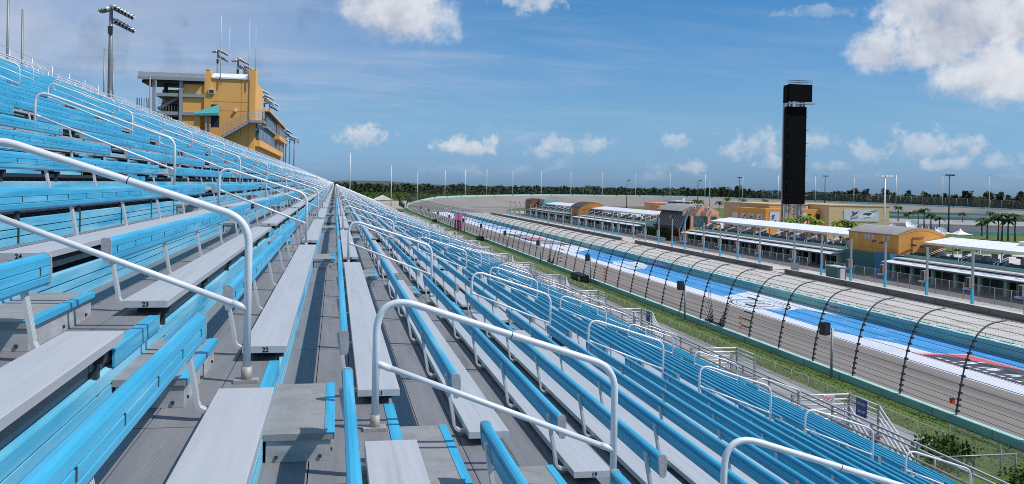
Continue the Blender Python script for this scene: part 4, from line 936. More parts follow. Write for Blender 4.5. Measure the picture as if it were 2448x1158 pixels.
def mural(x, y, w, z0, z1, ax, label, kind):
    s = thing('mural_panel', label, 'mural', (140+x, 275+y, z0)); h = z1-z0
    if ax == 'x': s.rotation_euler = (0, 0, math.pi/2)      # faces the camera side end
    part('board', MB().box(-.12, 0, 0, w, 0, h), mat('mural_pale', (.60,.61,.66), .6, 0, (.52,.54,.62), .3), s)
    md = mat('mural_dark', (.05,.06,.12), .6); mt = mat('mural_teal', (.05,.30,.38), .6); mv = mat('mural_violet', (.28,.22,.42), .6)
    def pg(pts, m_, d): b = MB(); b.poly([(-.125-d*.004, (1-u)*w, v*h) for u, v in pts]); part('mural_shape', b, m_, s)
    if kind == 'car':
        pg([(.15,.10), (.62,.42), (.66,.62), (.2,.30)], mv, 1); pg([(.16,.28), (.36,.62), (.42,.88), (.30,.74), (.22,.92), (.25,.60)], md, 1); pg([(.55,.74), (.95,1.0), (.99,.98), (.80,.70)], mt, 2)
        pg([(.40,.34), (.48,.62), (.62,.78), (.80,.80), (.90,.62), (.84,.42), (.55,.22)], M_WPNT, 3); pg([(.52,.60), (.62,.74), (.78,.76), (.82,.62), (.60,.52)], md, 4); pg([(.46,.30), (.62,.26), (.84,.42), (.62,.34)], md, 4); pg([(.66,.48), (.74,.50), (.75,.58), (.68,.57)], md, 4)
    else:
        r_ = random.Random(int(y*10))
        for q in range(5):
            u, v = r_.uniform(.1,.6), r_.uniform(.05,.7); pg([(u,v), (u+.3,v+.08), (u+.36,v+.25), (u+.12,v+.2)], (md, mv, md, mt, md)[q], 1+q)
mural(38.0, -.03, 12.7, 6.3, 10.2, 'x', 'wide mural of a white car with blue streaks on the beige wall', 'car')
for k, (y, w) in enumerate(((7.2, 3.9), (13.2, 3.9), (19.0, 3.9), (25.6, 4.6))): mural(-.03, y, w, 3.2, 8.0, 'y', '%s mural panel on the shaded orange wall, counted from the right' % ('first', 'second', 'third', 'fourth')[k], 'abs')
mural(4.9, 4.97, 3.5, 5.0, 8.9, 'x', 'square mural panel on the sunlit orange wall left of the screen tower', 'abs'); mural(14.6, 4.97, 2.6, 4.6, 8.7, 'x', 'pale mural panel on the orange wall just right of the screen tower', 'abs')
# ------------------------------------------------------------------ screen tower
M_LED = mat('screen_black', (.0015,.0018,.003), .7, spec=.08)
t = thing('screen_tower', 'very tall black video screen tower on a lattice base behind the middle canopy', 'video tower', (136.6, 259.5, 0))
part('main_screen', MB().box(0, 6.1, 0, .8, 11.9, 42.0), M_LED, t); part('side_screen', MB().box(-.5, -.1, .1, 1.6, 11.9, 42.0), M_LED, t)
part('upper_screen', MB().box(.05, 7.8, -.1, .8, 43.6, 48.9), M_LED, t); part('upper_side_screen', MB().box(-.55, -.1, .1, 2.4, 43.2, 48.6), M_LED, t)
part('catwalk', MB().box(-.2, 8.3, -1.2, 1.0, 42.75, 43.1), M_GREY, t); part('catwalk_side', MB().box(-.7,-.22,-.4,2.4,42.7,43.0), M_GREY, t)
for x in (.4, 1.6, 4.7, 5.7):
    for y in (1.2, 3.6): part('mast_leg', MB().box(x-.28, x+.28, y-.28, y+.28, 0, 48.0), M_GREY, t)
for k in range(5):
    z = 1+2.2*k; b = MB(); b.bar((.4,1.2,z), (5.7,1.2,z+2.1), .2, .2); b.bar((5.7,1.2,z), (.4,1.2,z+2.1), .2, .2); b.bar((.4,1.2,z), (5.7,1.2,z), .22, .22); part('brace', b, M_GREY, t)
for k in range(7): part('bracket_arm', MB().box(6.1, 7.0, .1, .6, 14.5+4.05*k, 14.75+4.05*k), M_GREY, t); part('side_bracket', MB().box(-.09, -.01, .1, .7, 14.5+4.05*k, 14.9+4.05*k), M_GREY, t)
for z in (49.5, 50.1): part('top_truss', MB().bar((-.4,.2,z), (8.0,.2,z), .16, .16), M_DARK, t)
b = MB()
for k in range(7): b.bar((.6+.9*k,.2,48.9), (1.1+.9*k,.2,50.1), .11, .11)
part('truss_web', b, M_GREY, t); part('top_beacon', MB().tube([(5.4,.2,50.1), (5.4,.2,51)], .07, 5), M_GREY, t)
part('control_room', MB().box(1.4, 4.8, 1.6, 3.3, 4.4, 7.6), M_DARK, t); part('camera_box', MB().box(6.2, 7.0, -.4, .4, 10.6, 11.4), M_LGREY, t)
# ------------------------------------------------------------------ press building on the stand
KS = 1.09
def q_(x): return x*KS
def zq(z): return (z-H)*KS+H
M_YEL = mat('yellow_render', (.76,.385,.105), .8, 0, (.81,.43,.13), .25, (1,1,.6), third=((.68,.33,.085), .4, .6, .8)); M_STEELB = mat('grey_frame', (.30,.32,.36), .6); M_GLASS = mat('teal_glass', (.03,.09,.11), .08, 0, spec=.8); M_TAWN = mat('teal_awning', (.06,.33,.35), .6)
t = thing('press_building', 'yellow press tower with white curved roof and open grey stair wing above the top rows', 'building', (0, 0, 0))
yb = q_(235.0); X0_, X1_ = q_(-31.8), q_(-19.9)
def bx(name, x0, x1, y0, y1, z0, z1, m_, par=None, sc=True):
    return part(name, MB().box(q_(x0), q_(x1), yb+y0, yb+y1, zq(z0), zq(z1)), m_, par or t)
tower = bx('tower_wall', -31.7, -19.9, 0, 26, 8, 41.0, M_YEL)
bx('corner_pier', -31.9, -30.3, -.25, 3.0, 25, 42.4, M_YEL); bx('corner_pier', -21.2, -19.75, -.25, 4.0, 22, 43.6, M_YEL)
for k, zt_ in enumerate((42.9, 43.3)): bx('pier_cap', -31.7+.15*k, -30.6-.1*k, -.2, 2.9-.2*k, zt_-.5, zt_, M_YEL)
arcp = [(yb-.35+10*k/10, zq(41.02)+2.1*math.sin(math.pi*.5*min(1, .12+.12*k))) for k in range(11)]
part('curved_roof', MB().ext([(yb-.35, zq(41.01))]+arcp+[(yb+9.65, zq(41.01))], q_(-30.25), q_(-21.25), axis='x'), mat('white_roof', (.80,.81,.83), .5), t)
for z in (35.3, 33.1): bx('wall_joint', -31.6, -19.95, -.02, -.004, z, z+.09, M_OR2)
bx('wall_joint', -23.2, -23.1, -.02, -.004, 27, 41, M_OR2)
u_ = bx('air_unit', -30.9, -29.45, -.7, -.01, 37.2, 38.35, M_LGREY); bx('unit_grille', -30.7, -29.65, -.73, -.705, 37.35, 38.1, M_DARK, u_)
bx('wall_lamp', -24.7, -24.1, -.6, -.01, 33.0, 33.5, M_WPNT)
bx('doorway', -31.0, -28.3, -.03, -.005, 29.0, 34.6, M_BAY)
b = MB(); A_ = [(-34.2,31.6), (-33.9,32.5), (-28.2,34.7), (-28.2,31.5)]
b.add([(q_(-33.9),yb-1.9,zq(32.4)), (q_(-28.2),yb-.05,zq(34.7)), (q_(-28.2),yb-3.4,zq(32.4)), (q_(-33.9),yb-3.0,zq(32.0)), (q_(-28.2),yb-3.4,zq(31.7)), (q_(-33.9),yb-3.0,zq(31.6)), (q_(-28.2),yb-.05,zq(31.7))], [(0,3,2,1), (3,5,4,2), (1,2,4,6)]); part('awning', b, M_TAWN, t)
bx('porch_pier', -34.0, -32.6, -2.2, -.8, 22, 31.8, M_YEL); bx('porch_post', -31.3, -30.9, -2.6, -2.2, 27.5, 31.7, M_STEELB); bx('porch_post', -30.4, -30.0, -2.6, -2.2, 27.5, 31.0, M_STEELB)
# outside stair to the balcony
b = MB(); b.bar((q_(-28.0),yb-1.3,zq(26.2)), (q_(-20.6),yb-1.3,zq(30.8)), 2.2, .75, up=(0,0,1)); part('stair_flight', b, M_STEELB, t)
M_RAILG = mat('rail_grey', (.40,.34,.30), .5)
for k in range(6):
    z = .45+.4*k; part('stair_rail', MB().bar((q_(-28.0),yb-2.45,zq(26.6)+z), (q_(-20.6),yb-2.45,zq(31.2)+z), .1, .1), M_RAILG, t)
    part('balcony_rail', MB().bar((q_(-20.6),yb-2.45,zq(31.2)+z), (q_(-17.6),yb-2.45,zq(31.2)+z), .12, .12), M_LGREY, t); part('balcony_rail', MB().bar((q_(-17.6),yb-2.45,zq(31.2)+z), (q_(-17.6),yb+3,zq(31.2)+z), .12, .12), M_LGREY, t)
for k in range(9):
    x = -28.0+.93*k; z = 26.4+.577*k; bx('rail_post', x-.05, x+.05, -2.5, -2.38, z, z+2.3, M_RAILG)
for k in range(6): bx('rail_post', -20.6+.6*k-.06, -20.6+.6*k+.06, -2.52, -2.38, 30.9, 33.3, M_LGREY)
bx('balcony_floor', -20.9, -17.4, -2.6, 3.2, 30.3, 30.9, M_STEELB)
for k in range(2): part('balcony_brace', MB().bar((q_(-17.7),yb+1.5*k-1.5,zq(30.3)), (q_(-19.7),yb+1.5*k-1.5,zq(28.2)), .25, .25), M_STEELB, t)
# suite block with glass facing the track
bx('suite_wall', -30, -20.0, 26.2, 115, 8, 34.2, M_YEL); 
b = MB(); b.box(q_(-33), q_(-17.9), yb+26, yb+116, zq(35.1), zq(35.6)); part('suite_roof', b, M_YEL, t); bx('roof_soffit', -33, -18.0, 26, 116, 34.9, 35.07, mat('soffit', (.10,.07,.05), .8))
bx('upper_glass', -19.95, -18.9, 28, 74, 31.2, 34.6, M_GLASS); bx('glass_sill', -20, -18.7, 28, 74, 30.7, 31.15, M_STEELB); bx('lower_glass', -19.9, -19.0, 2, 70, 26.4, 29.2, M_GLASS); bx('lower_dark', -19.95, -19.5, 2, 70, 29.25, 30.6, M_BAY)
for k in range(12): bx('mullion', -18.95, -18.82, 29+4*k, 29.25+4*k, 31.2, 34.6, M_STEELB); bx('mullion', -19.05, -18.9, 3+5.6*k, 3.25+5.6*k, 26.4, 29.2, M_STEELB)
bx('open_bay', -19.98, -19.9, 76, 114, 26.5, 34.5, M_BAY); bx('balcony_slab', -20, -17.6, 71, 116, 29.4, 30.6, M_YEL); bx('base_band', -20.1, -18.6, 1, 116, 24.6, 26.2, M_YEL)
for k in range(6): bx('slim_post', -18.6, -18.3, 74+8*k, 74.4+8*k, 26.2, 34.9, M_STEELB)
b = MB()
for k in range(30): b.box(q_(-18.7), q_(-18.6), yb+3+3.8*k, yb+3.2+3.8*k, zq(26.2), zq(27.2))
part('balcony_stanchions', b, M_STEELB, t, kind='stuff')
# open wing
bx('wing_roof', -47.2, -31.75, -1.0, 14, 40.6, 41.9, mat('ribbed_roof', (.42,.42,.42), .5, .2, (.52,.52,.52), 2)); bx('roof_edge', -47.3, -31.75, -1.15, -1.02, 40.1, 40.9, M_STEELB); bx('roof_truss', -46.5, -32, 0, 12, 39.4, 40.05, M_DARK)
for x in (-44.0, -37.75): bx('column', x, x+.75, -.5, .4, 8, 40.2, M_STEELB)
for z0, z1 in ((36.2, 37.0), (31.7, 32.5)): bx('floor_beam', -43.3, -32.0, -.3, 13, z0, z1, M_STEELB)
bx('infill_wall', -36.9, -32.0, .2, 12, 37.02, 40.1, M_YEL); bx('infill_wall', -36.9, -32.0, .2, 12, 32.52, 36.18, M_YEL); bx('infill_wall', -36.9, -32.0, .2, 12, 8, 31.68, M_YEL)
bx('bay_back', -43.2, -37.0, 9, 9.4, 24, 38.6, M_BEI); bx('bay_dark', -43.2, -37.0, 7.8, 8.9, 31, 35.0, M_DARK)
part('wing_stair', MB().bar((q_(-43),yb+3,zq(33.2)), (q_(-37.4),yb+3,zq(36.6)), 3, .7, up=(0,0,1)), M_STEELB, t)
for k in range(3): part('wing_rail', MB().bar((q_(-43),yb+1.2,zq(34.2)+.6*k), (q_(-37.4),yb+1.2,zq(37.4)+.6*k), .1, .1), M_RAILG, t)
for k in range(9): bx('wing_baluster', -43+.68*k, -42.9+.68*k, .5, .6, 32.5, 34.0, M_RAILG)
bx('column', -42.0, -41.2, 4, 5, 36, 40, M_DARK)
b = MB()
for k in range(8): a0 = math.pi*k/4; b.tube([(q_(-46)+1.5*math.cos(a0),yb-1+1.5*math.sin(a0),zq(33)), (q_(-46)+1.5*math.cos(a0),yb-1+1.5*math.sin(a0),zq(35.5))], .08, 4)
part('round_cage', b, M_DARK, t)
for x, y, z0, z1, lab in ((-28.2,-.4,39.4,56.6,'first tall thin antenna mast on the front wall of the press tower'), (-26.8,6,42.4,54.7,'second antenna mast behind the curved roof of the press tower'), (-21.4,-.5,39.2,56.3,'third tall antenna mast on the right pier of the press tower'), (-20.4,6,43.4,54.7,'fourth antenna mast behind the right pier of the press tower')):
    s = thing('antenna_mast', lab, 'mast', (q_(x), yb+y, zq(z0))); hh = (z1-z0)*KS; part('mast_pole', MB().tube([(0,0,0), (0,0,hh*.5), (0,0,hh)], [.16,.13,.09], 6), M_LGREY, s); part('mast_tip', MB().tube([(0,0,hh), (0,0,hh+.25)], .17, 6), M_WPNT, s)
# ------------------------------------------------------------------ light towers behind the stand
M_POLE = mat('light_pole_steel', (.24,.25,.26), .5, .3); M_LAMP = mat('lamp_housing', (.62,.64,.66), .45, .2)
pole_n = [0]
def big_light(x, y, zt_, label, s=1.0, z0=0.0, r0=.42):
    t = thing('light_tower', label, 'light tower', (x, y, z0)); h = zt_-z0
    part('pole', MB().tube([(0,0,0), (0,0,h*.8), (0,0,h)], [r0*1.15, r0*.8, r0*.62], 10), M_POLE, t)
    for (sx, z, n, dy) in ((1, -.6, 6, -.4), (1, -2.6, 6, .4), (-1, -.9, 3, 0)):
        b = MB(); b.bar((0,dy,h+z), (sx*3.4*s*(n/6+.05),dy+1.2*s,h+z-(1.6 if sx > 0 else .3)*s), .16, .2); ar = part('cross_arm', b, M_POLE, t)
        for k in range(n):
            xx = sx*(.5+.52*k)*s; yy = dy+.2*k*s; g = MB()
            c = Vector((xx, yy-.1, h+z+.35-.27*k*s*(1 if sx > 0 else .35))); d = Vector((.75*sx, -.35, -.55)).normalized()
            g.tube([c-d*.35*s, c+d*.1*s, c+d*.6*s], [.16*s,.34*s,.46*s], 8); part('lamp', g, M_LAMP, ar)
            part('visor', MB().bar(tuple(c+d*.55*s+Vector((0,0,.25))), tuple(c+d*1.25*s+Vector((0,0,.2))), .8*s, .05), M_LAMP, ar)
            g2 = MB(); g2.tube([c+d*.601*s, c+d*.64*s], .40*s, 8); part('lamp_glass', g2, M_DARK, ar)
    part('junction_box', MB().box(-.35,.35,-.5,-.2,h-4.6,h-3.4), M_DARK, t)
big_light(-35, 153, 43.2, 'tall grey light tower with white lamp hoods standing behind the top of the stand', .88)
big_light(-60.6, 133, 64, 'light tower at the upper left edge of the picture', 1.0, r0=.85)
for k, (x, y, z) in enumerate(((-38.5, 313, 59.0), (-29, 283, 52.5), (-29, 302, 52.8), (-27.5, 339, 49.2), (-27.5, 368, 49.7), (-27.5, 396, 49.6), (-26, 449, 37.3), (-26, 480, 43.0), (-26, 500, 43.3), (-26, 541, 42.8), (-26, 600, 44.6))):
    big_light(x, y, z, 'grey light tower seen past the press tower, %s along the back of the stand' % ordn(k).replace('nearest', 'first'), (.85 if k < 3 else .95))
for k, (x, y, z) in enumerate(((-30, 92, 33.6), (-30, 96, 32.2), (-30, 128, 33.0), (-30, 133, 32.4), (-30, 158, 33.0), (-30, 163, 32.6), (-30, 78, 35.5))):
    t = thing('stand_post', 'thin grey post rising behind the top of the stand, %s from the left' % ordn((k+1) % 7).replace('nearest', 'first'), 'post', (x, y, 20), 0, 'thin posts behind the top rows'); part('post_shaft', MB().tube([(0,0,0), (0,0,z-20)], .11, 6), M_POLE, t)
    if k % 2 == 0 and k < 6: part('wire', MB().bar((0,0,z-20), (0,4.6,z-20.4), .04, .04), M_POLE, t)
# track lights round the turn
LP = [(10.2,640,37.5),(37.5,621,28.9),(60,674.5,26.4),(84.6,711,28.1),(103.8,732.6,29.5),(124.4,751.2,30.2),(150.1,769.7,30.4),(179.1,785.7,30.5),(208.9,797.6,30.6),(241.2,806,31),(274.5,810.4,31),(308.1,810.5,31),(341.4,806.5,30.9),(375.2,797.8,30.7),(405.1,786,30.9),(433.9,770.2,30.6),(460.9,750.8,29.9),(486.9,726.4,32.5),(511,696.5,31.7),(530.4,663.8,31.9)]
def light_me(h, double=False):
    a = MB().tube([(0,0,0), (0,0,h)], [.42,.22], 6).mesh('pole', M_LAMP); b = MB(); b.bar((-2.0,0,h), (2.0,0,h), .22, .22)
    for x in (-1.9, -.8, .8, 1.9): b.box(x-.38, x+.38, -.5, .3, h-.05, h+.5)
    return a, b.mesh('lamp_bar', M_LAMP)
for k, (x, y, z) in enumerate(LP):
    a, b = light_me(z); t = thing('track_light', 'slim pale light pole beyond the far turn wall, %s from the left' % ordn(k).replace('nearest', 'first'), 'light pole', (x, y, 0), 0, 'light poles round the far turn'); place('pole', a, t); place('lamp_bar', b, t)
for k, (x, y, z) in enumerate(((199, 606, 20.9), (199, 480, 20.5), (300, 699, 23.5), (261, 560, 24.1), (300, 521, 25.5), (240, 323, 23.3), (160, 244.2, 20.8))):
    m_ = M_DARK if k in (0, 1, 3, 4, 5) else M_LAMP
    t = thing('infield_light', ('dark' if m_ is M_DARK else 'pale')+' infield light pole, %s from the left' % ('first', 'second', 'third', 'fourth', 'fifth', 'seventh', 'sixth')[k], 'light pole', (x, y, 0)); part('pole', MB().tube([(0,0,0), (0,0,z)], [.34,.2], 6), m_, t)
    b = MB(); b.bar((-1.3 if k > 2 else 0,0,z), (1.9,0,z), .2, .2)
    for q in ((-1.2,.4,1.7) if k > 2 else (1.2, 1.7)): b.box(q-.4, q+.4, -.5, .4, z-.1, z+.45)
    part('lamp_bar', b, M_WPNT if k == 6 else m_, t)

# ------------------------------------------------------------------ plants
def leafmat(name, a, b_, sc): return mat(name, a, .85, 0, b_, sc, lo=.35, hi=.65, spec=.2)
M_CAS = leafmat('casuarina_leaf', (.028,.048,.024), (.06,.085,.036), .35); M_SHRUB = leafmat('shrub_leaf', (.05,.095,.018), (.10,.14,.035), .25); M_WOOD = leafmat('hazed_woodland_leaf', (.035,.058,.032), (.065,.092,.05), .03); M_SCR2 = leafmat('scrub_leaf', (.06,.11,.018), (.125,.165,.04), .03); M_TRUNK = mat('trunk_bark', (.16,.13,.10), .9); M_PALM = leafmat('palm_leaf', (.025,.055,.014), (.06,.10,.025), .6); M_PALM2 = leafmat('bright_palm_leaf', (.10,.17,.02), (.20,.26,.04), .5); M_BUSH = leafmat('hedge_leaf', (.018,.05,.010), (.05,.10,.02), .9)  # far woodland green is lightened: distance haze put into its colour
def leaves(b, c, n, rad, size, r_, flat=1.0, dens=.5):
    for _ in range(n):
        while True:
            p = r_.uniform(-1, 1, 3)
            l = (p**2).sum()
            if l < 1 and l > dens*.3*r_.uniform(0, 1): break
        p = np.array(c)+p*np.array(rad); s = size*r_.uniform(.6, 1.3); a = r_.normal(size=3); a /= np.linalg.norm(a)+1e-9; e = np.cross(a, r_.normal(size=3)); e /= np.linalg.norm(e)+1e-9; f = np.cross(a, e)
        b.add([p-e*s, p+f*s*.55, p+e*s, p-f*s*.55], [(0,1,2,3)])
def tree_mesh(seed, h, w, n, conic):
    r_ = np.random.default_rng(seed); cr = MB(); k = 9
    for i in range(k):
        f = i/(k-1); rr = w*(1-.75*f if conic else math.sin(math.pi*(.18+.74*f)))*r_.uniform(.75, 1.2); off = r_.uniform(-.4, .4, 2)*w*.5
        leaves(cr, (off[0], off[1], h*(.16+.80*f)), n//k, (rr, rr, h*.11), .95, r_)
    for i in range(5): leaves(cr, (r_.uniform(-.5,.5)*w, r_.uniform(-.5,.5)*w, h*r_.uniform(.8, 1.05)), 12, (.8, .8, 1.6), .7, r_)
    tr = MB().tube([(0,0,-.5), (0,0,h*.5), (.2,0,h*.85)], [.35,.25,.1], 5)
    for i in range(4): a = r_.uniform(0, 6.28); tr.tube([(0,0,h*(.25+.12*i)), (math.cos(a)*w*.6, math.sin(a)*w*.6, h*(.36+.13*i))], [.14,.05], 4)
    return tr.mesh('trunk', M_TRUNK), cr.mesh('crown', M_CAS)
TV = [tree_mesh(11+i, 17, (3.6, 4.4, 3.2, 5.0)[i], 340, i in (0, 2)) for i in range(4)]
rt = np.random.default_rng(5)
TLAB = ['dark feathery tree in the row beyond the far right turn wall', 'broad dark tree in the row beyond the far right turn wall', 'narrow pointed dark tree in the row beyond the far right turn wall', 'widest dark spreading tree in the row beyond the far right turn wall']
prof_az = [.42,.441,.457,.475,.499,.53,.569,.6,.624,.65,.675,.70,.732,.76,.79,.82,.843,.90]; prof_h = [16.5,20.3,18.2,19.0,15.6,15.8,16.5,17.6,19.2,18.0,18.2,17.2,16.6,17.8,18.3,17.4,18.8,18]
for k in range(120):
    az = .40+.52*(k+rt.uniform(-.4,.4))/120; dep = rt.uniform(0, 1); A_ = 1+az*az; B_ = -2*(az*CX_+CY_); yw = (-B_+math.sqrt(max(B_*B_-4*A_*(CX_**2+CY_**2-RT**2), 0)))/(2*A_); D_ = yw*math.sqrt(A_)+35+dep*75; v_ = Vector((az, 1)).normalized()*D_
    hh = float(np.interp(az, prof_az, prof_h)); hh = (16+(hh-16)*D_/750)*(rt.uniform(.62, .90) if rt.uniform(0,1) < .72 else rt.uniform(.9, 1.03)); i = int(rt.integers(0, 4)); o = thing('tree', TLAB[i], 'tree', (v_.x, v_.y, 0), rt.uniform(0, 6.28), 'dark trees beyond the far right turn'); s = hh/17.6; o.scale = (s*rt.uniform(1.0,1.7),)*2+(s,)
    place('trunk', TV[i][0], o); place('crown', TV[i][1], o)
# far woodland and scrub, too far to tell plants apart
def clump(seed, n, rad, size):
    b = MB(); leaves(b, (0,0,rad[2]*.8), n, rad, size, np.random.default_rng(seed)); return b
cl = [clump(70+i, 60, (7.5, 5, 7.4), 2.2) for i in range(3)]
for i in range(3):
    L_ = []
    for _ in range(520):
        az = rt.uniform(-.02, .62); D_ = rt.uniform(1350, 2300)
        v_ = Vector((az, 1)).normalized()*D_; L_.append((v_.x, v_.y, rt.uniform(-3.5, 1.2)+(1.2 if .2 < az else 0)+(rt.uniform(1,5) if rt.uniform(0,1) < .12 else 0)))
    me = pack([(cl[i], 0)], L_, 'woodland', [M_WOOD]); place('woodland', me, None, label='dark band of far woodland along the horizon', cat='woodland', kind='stuff')
cs = [clump(90+i, 26, (3.4, 3.4, 1.9), 1.2) for i in range(2)]
for i in range(2):
    L_ = []
    for _ in range(2600):
        az = rt.uniform(-.05, .9); D_ = 640+(rt.uniform(0, 1)**1.3)*900
        v_ = Vector((az, 1)).normalized()*D_
        if (v_.x-CX_)**2+(v_.y-CY_)**2 < 270**2 or (v_.y < 545 and v_.x < 560) or (v_.x < 66 and v_.y < 1000 and v_.y > 560 and v_.x < 64 and v_.y < 830): continue
        L_.append((v_.x, v_.y, rt.uniform(-1.2, .4)))
    me = pack([(cs[i], 0)], L_, 'scrub', [M_SCR2]); place('scrub', me, None, label='low green scrub spreading beyond the far turn', cat='scrub', kind='stuff')
b = MB(); pts = [(-260,2300,0), (-120,2350,8), (40,2380,15), (130,2400,16), (230,2420,9), (420,2450,7), (660,2480,4), (1000,2500,0)]
for (x0,y0,z0), (x1,y1,z1) in zip(pts[:-1], pts[1:]): b.quad((x0,y0-500,-1), (x1,y1-500,-1), (x1,y1,z1+6), (x0,y0,z0+6))
struct('hills', b, mat('hill_ground', (.045,.06,.045), .95, 0, (.07,.08,.06), .02, third=((.10,.095,.085), .012, .6, .75)))
# palms
def palm_mesh(seed, R_, m_, n=15):
    r_ = np.random.default_rng(seed); cr = MB()
    for k in range(n):
        a = 2*math.pi*k/n+r_.uniform(-.2,.2); up = r_.uniform(-.15, 1.0); P = []
        for j in range(6): t_ = j/5; rr = R_*t_*(1-.12*t_); P.append(Vector((math.cos(a)*rr, math.sin(a)*rr, R_*(up*t_-(.55+.5*up)*t_*t_))))
        sd = Vector((-math.sin(a), math.cos(a), 0))
        for j in range(5):
            w0 = R_*.17*(math.sin(math.pi*(.1+.8*j/5))); w1 = R_*.17*(math.sin(math.pi*(.1+.8*(j+1)/5))) if j < 4 else .02
            for s in (1, -1):
                dz = Vector((0,0,-.35)); cr.add([P[j], P[j+1], P[j+1]+(sd*s+dz)*w1, P[j]+(sd*s+dz)*w0], [(0,1,2,3)])
    return cr.mesh('fronds', m_)
PM = [palm_mesh(i, 2.6, M_PALM) for i in range(3)]; PM2 = [palm_mesh(9+i, 2.6, M_PALM2, 20) for i in range(2)]
def palm(x, y, zc, label, s=1.0, bright=False, k=0, r=.2):
    t = thing('palm_tree', label, 'palm tree', (x, y, 0), k*1.3, 'palm trees in the infield'); part('trunk', MB().tube([(0,0,-.2), (.15,0,zc*.5), (0,0,zc)], [r*1.4, r, r*.8], 6), M_TRUNK, t)
    o = place('fronds', (PM2 if bright else PM)[k % (2 if bright else 3)], t, (0,0,zc)); o.scale = (s,)*3
PL = [(194,492,9.0),(193.5,482,9.0),(210,511,9.2),(214.6,513.7,8.9),(217,492,8.6),(251,556,10.3),(259.6,551,9.6),(282,565,9.2),(312,463,8.1),(300,436,5.4),(269.6,384.7,7.5),(263.9,372,8.7),(266,370,6.5),(273,373.8,4.9),(355.7,466.6,5.0),(245.8,311.4,5.5),(229.6,287.8,7.0),(380,474,5.5),(229.9,282.9,8.4),(228.4,279.3,9.0),(229.9,278.1,7.3),(231.3,276.3,9.0)]
for k, (x, y, z) in enumerate(PL): palm(x, y, z, 'palm tree with dark green fronds in the infield, %s from the left' % ordn(k).replace('nearest', 'first'), 1.35 if k > 7 else 1.3, False, k, .26)
for k, (x, y, z, s) in enumerate(((133.6,252.5,7.4,1.3), (139.5,252,8.0,1.4), (141.5,250,7.0,1.1), (150.6,252,6.9,1.5), (153,250,6.3,1.2), (160.5,250,6.2,1.0), (163,252,5.6,1.0))):
    palm(x, y, z, 'bright yellow-green palm in front of the beige hall, %s from the left' % ordn(k).replace('nearest', 'first'), s, True, k)
# hedge and shrubs
hm = clump(40, 150, (2.2, 1.0, .95), .26).mesh('foliage', M_BUSH)
for k in range(7): t = thing('hedge_bush', 'clipped dark green hedge bush behind the white picket fence', 'bush', (101.5, 266+3.3*k, 0), 1.57, 'hedge bushes behind the picket fence'); place('foliage', hm, t, (0,0,.4)).scale = (1,1,1.7)
sb_ = [clump(50+i, 260, (1.25, 1.25, .62), .13).mesh('foliage', M_BUSH) for i in range(2)]
for k, (x, y) in enumerate(((33.6,46.2), (33.2,44.5), (32.6,43), (34.2,39.8), (33.4,38.2), (34.2,36.8), (33.2,35.2), (34.0,33.6), (33.0,32.0), (34.0,30.4), (33.4,28.6))):
    t = thing('shrub', 'dark green shrub at the chain link fence, %s from the far end' % ordn(k).replace('nearest', 'first'), 'shrub', (x, y, 1.28), k*1.1, 'shrubs along the chain link fence'); o = place('foliage', sb_[k % 2], t); o.scale = (1, 1, 1+.3*(k % 3))
# grass blades on the verge near the camera
gb = MB(); rg = np.random.default_rng(3)
for _ in range(9000):
    y = 22+rg.uniform(0,1)**1.6*130; x = rg.uniform(35.2, 42.2); z = 1.34-(x-35.1)*.20 if x < 38 else .75-(x-38)*.152; a = rg.uniform(0, 6.28); h_ = rg.uniform(.03, .09); w = rg.uniform(.04, .11)
    gb.add([(x-math.cos(a)*w,y-math.sin(a)*w,z), (x+math.cos(a)*w,y+math.sin(a)*w,z), (x+rg.uniform(-.08,.08),y+rg.uniform(-.08,.08),z+h_)], [(0,1,2)])
place('grass_blades', gb.mesh('grass_blades', mat('grass_blade', (.05,.10,.009), .9, 0, (.085,.13,.018), .5)), None, label='short green grass on the verge beside the track wall', cat='grass', kind='stuff')
# ------------------------------------------------------------------ odds and ends
def peak_tent(x, y, s, label):
    t = thing('peak_tent', label, 'tent', (x, y, 0)); b = MB(); n = 8
    for k in range(4):
        c0 = [(-1,-1), (1,-1), (1,1), (-1,1)][k]; c1 = [(-1,-1), (1,-1), (1,1), (-1,1)][(k+1) % 4]
        prof = [(1, 4.9), (.55, 5.2), (.22, 5.7), (0, 6.5)]
        for (r0, z0), (r1, z1) in zip(prof[:-1], prof[1:]): b.add([(c0[0]*r0*s,c0[1]*r0*s,z0), (c1[0]*r0*s,c1[1]*r0*s,z0), (c1[0]*r1*s,c1[1]*r1*s,z1), (c0[0]*r1*s,c0[1]*r1*s,z1)], [(0,1,2,3)])
    part('canopy_cloth', b, M_CANV, t)
    for x_ in (-.95,.95):
        for y_ in (-.95,.95): part('tent_pole', MB().tube([(x_*s,y_*s,0), (x_*s,y_*s,4.9)], .06, 4), M_WPNT, t)
peak_tent(168, 229.5, 2.3, 'left white peaked tent on the lawn behind the orange pavilion'); peak_tent(170.5, 224.6, 2.3, 'right white peaked tent on the lawn behind the orange pavilion')
t = thing('marquee', 'far white marquee beyond the end of the stand', 'tent', (36, 700, 0)); part('canopy_cloth', MB().ext([(-8,3.2), (0,6.9), (8,3.2)], -6, 6, axis='y'), M_CANV, t); part('tent_wall', MB().box(-7.8,-7.6,-6,6,0,3.2), M_CANV, t)
t = thing('marquee', 'smaller dark grey marquee beside the far white one', 'tent', (26, 705, 0)); part('canopy_cloth', MB().ext([(-5,2.6), (0,4.8), (5,2.6)], -5, 5), M_GREY, t)
sheet('far_pavement', -10, 64, 560, 830, .0, M_DIRT)
t = thing('far_sign', 'dark signboards beyond the end of the fence', 'sign', (40, 560, 0))
for k in range(3): part('board', MB().box(-1.5+1.2*k,-.3+1.2*k,0,.2,2.2-.6*k,6.2-1.2*k), M_DARK, t)
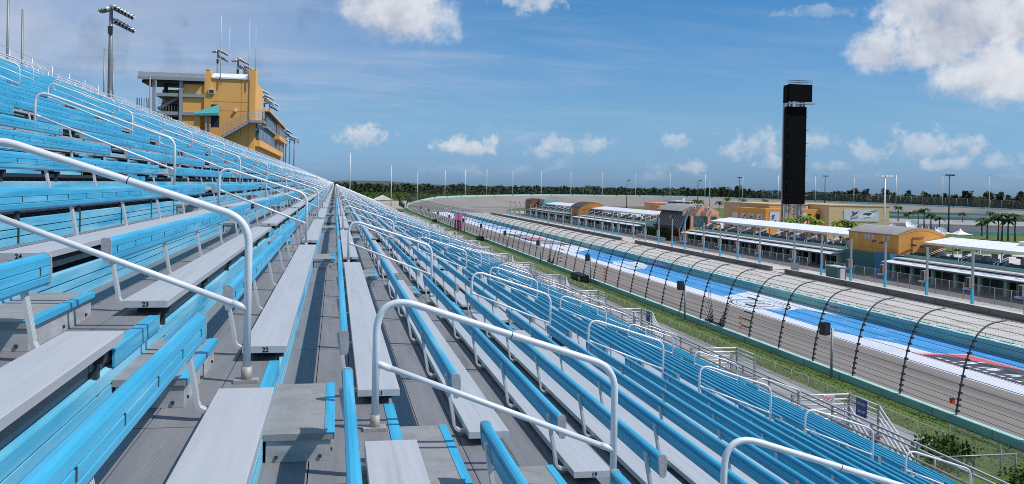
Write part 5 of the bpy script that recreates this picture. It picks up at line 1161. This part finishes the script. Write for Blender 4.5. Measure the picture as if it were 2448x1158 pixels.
# infield walls, paths and fences far to the right
for k, (x0, y0, x1, y1, h_, lab) in enumerate(((400,648,640,522,1.7,'farthest'), (340,527,520,432,1.6,'second farthest'), (222,331,420,256,1.3,'nearest'))):
    t = thing('infield_wall', '%s low teal wall across the infield' % lab, 'wall', (x0, y0, 0)); part('wall_body', MB().bar((0,0,h_/2), (x1-x0,y1-y0,h_/2), .5, h_), M_TEAL, t)
M_ROADD = mat('infield_asphalt', (.085,.085,.09), .9, 0, (.12,.12,.125), .1, (1,1,1)); M_PALE = mat('pale_gravel', (.25,.24,.24), .95, 0, (.34,.33,.325), .08, third=((.22,.21,.2), .1, .55, .7))
struct('infield_gravel', MB().poly([(335,516,.02), (560,398,.02), (480,360,.02), (288,438,.02)]), M_PALE); struct('infield_road', MB().poly([(287,436,.02), (479,358,.02), (420,262,.02), (222,338,.02)]), M_ROADD)
struct('infield_road', MB().poly([(398,640,.02), (640,512,.02), (520,440,.02), (342,534,.02)]), M_ROADD)
struct('infield_path', MB().quad((430,700,.02), (640,585,.02), (640,580,.02), (430,694,.02)), M_PWHT)
sheet('lawn', 160, 300, 215, 300, .012, M_GRASS)
chain_fence('infield_fence', 'long dark mesh fence on the infield behind the palms', (236, 360), (440, 285), 0, 2.4, 6, .07, m_=MATS['chain_dark'])
bf = thing('back_fence', 'tall posts of the catch fence beyond the far right turn', 'fence', (0, 0, 0)); bp_ = MB().tube([(0,0,0), (0,0,7)], .14, 5).mesh('fence_post', M_GREY)
u = RT*1.95; prev = None
while u < RT*3.1:
    p_ = tpos(u, -3.0); place('fence_post', bp_, bf, (p_[0], p_[1], p_[2]-.5)); u += 9
me = fence_sheet(list(np.linspace(RT*1.95, RT*3.1, 40)), [(0,0), (0,6.4)], lambda u_, a, b: (*tpos(u_, -3.0)[:2], tpos(u_)[2]-.4+b)); me.materials.append(MATS['chain_dark']); place('wire_mesh', me, bf)
part('top_rail', MB().tube([tuple(Vector(tpos(RT*a, -3.0))+Vector((0,0,6.4))) for a in np.linspace(1.95, 3.1, 30)], .07, 4), M_GREY, bf)
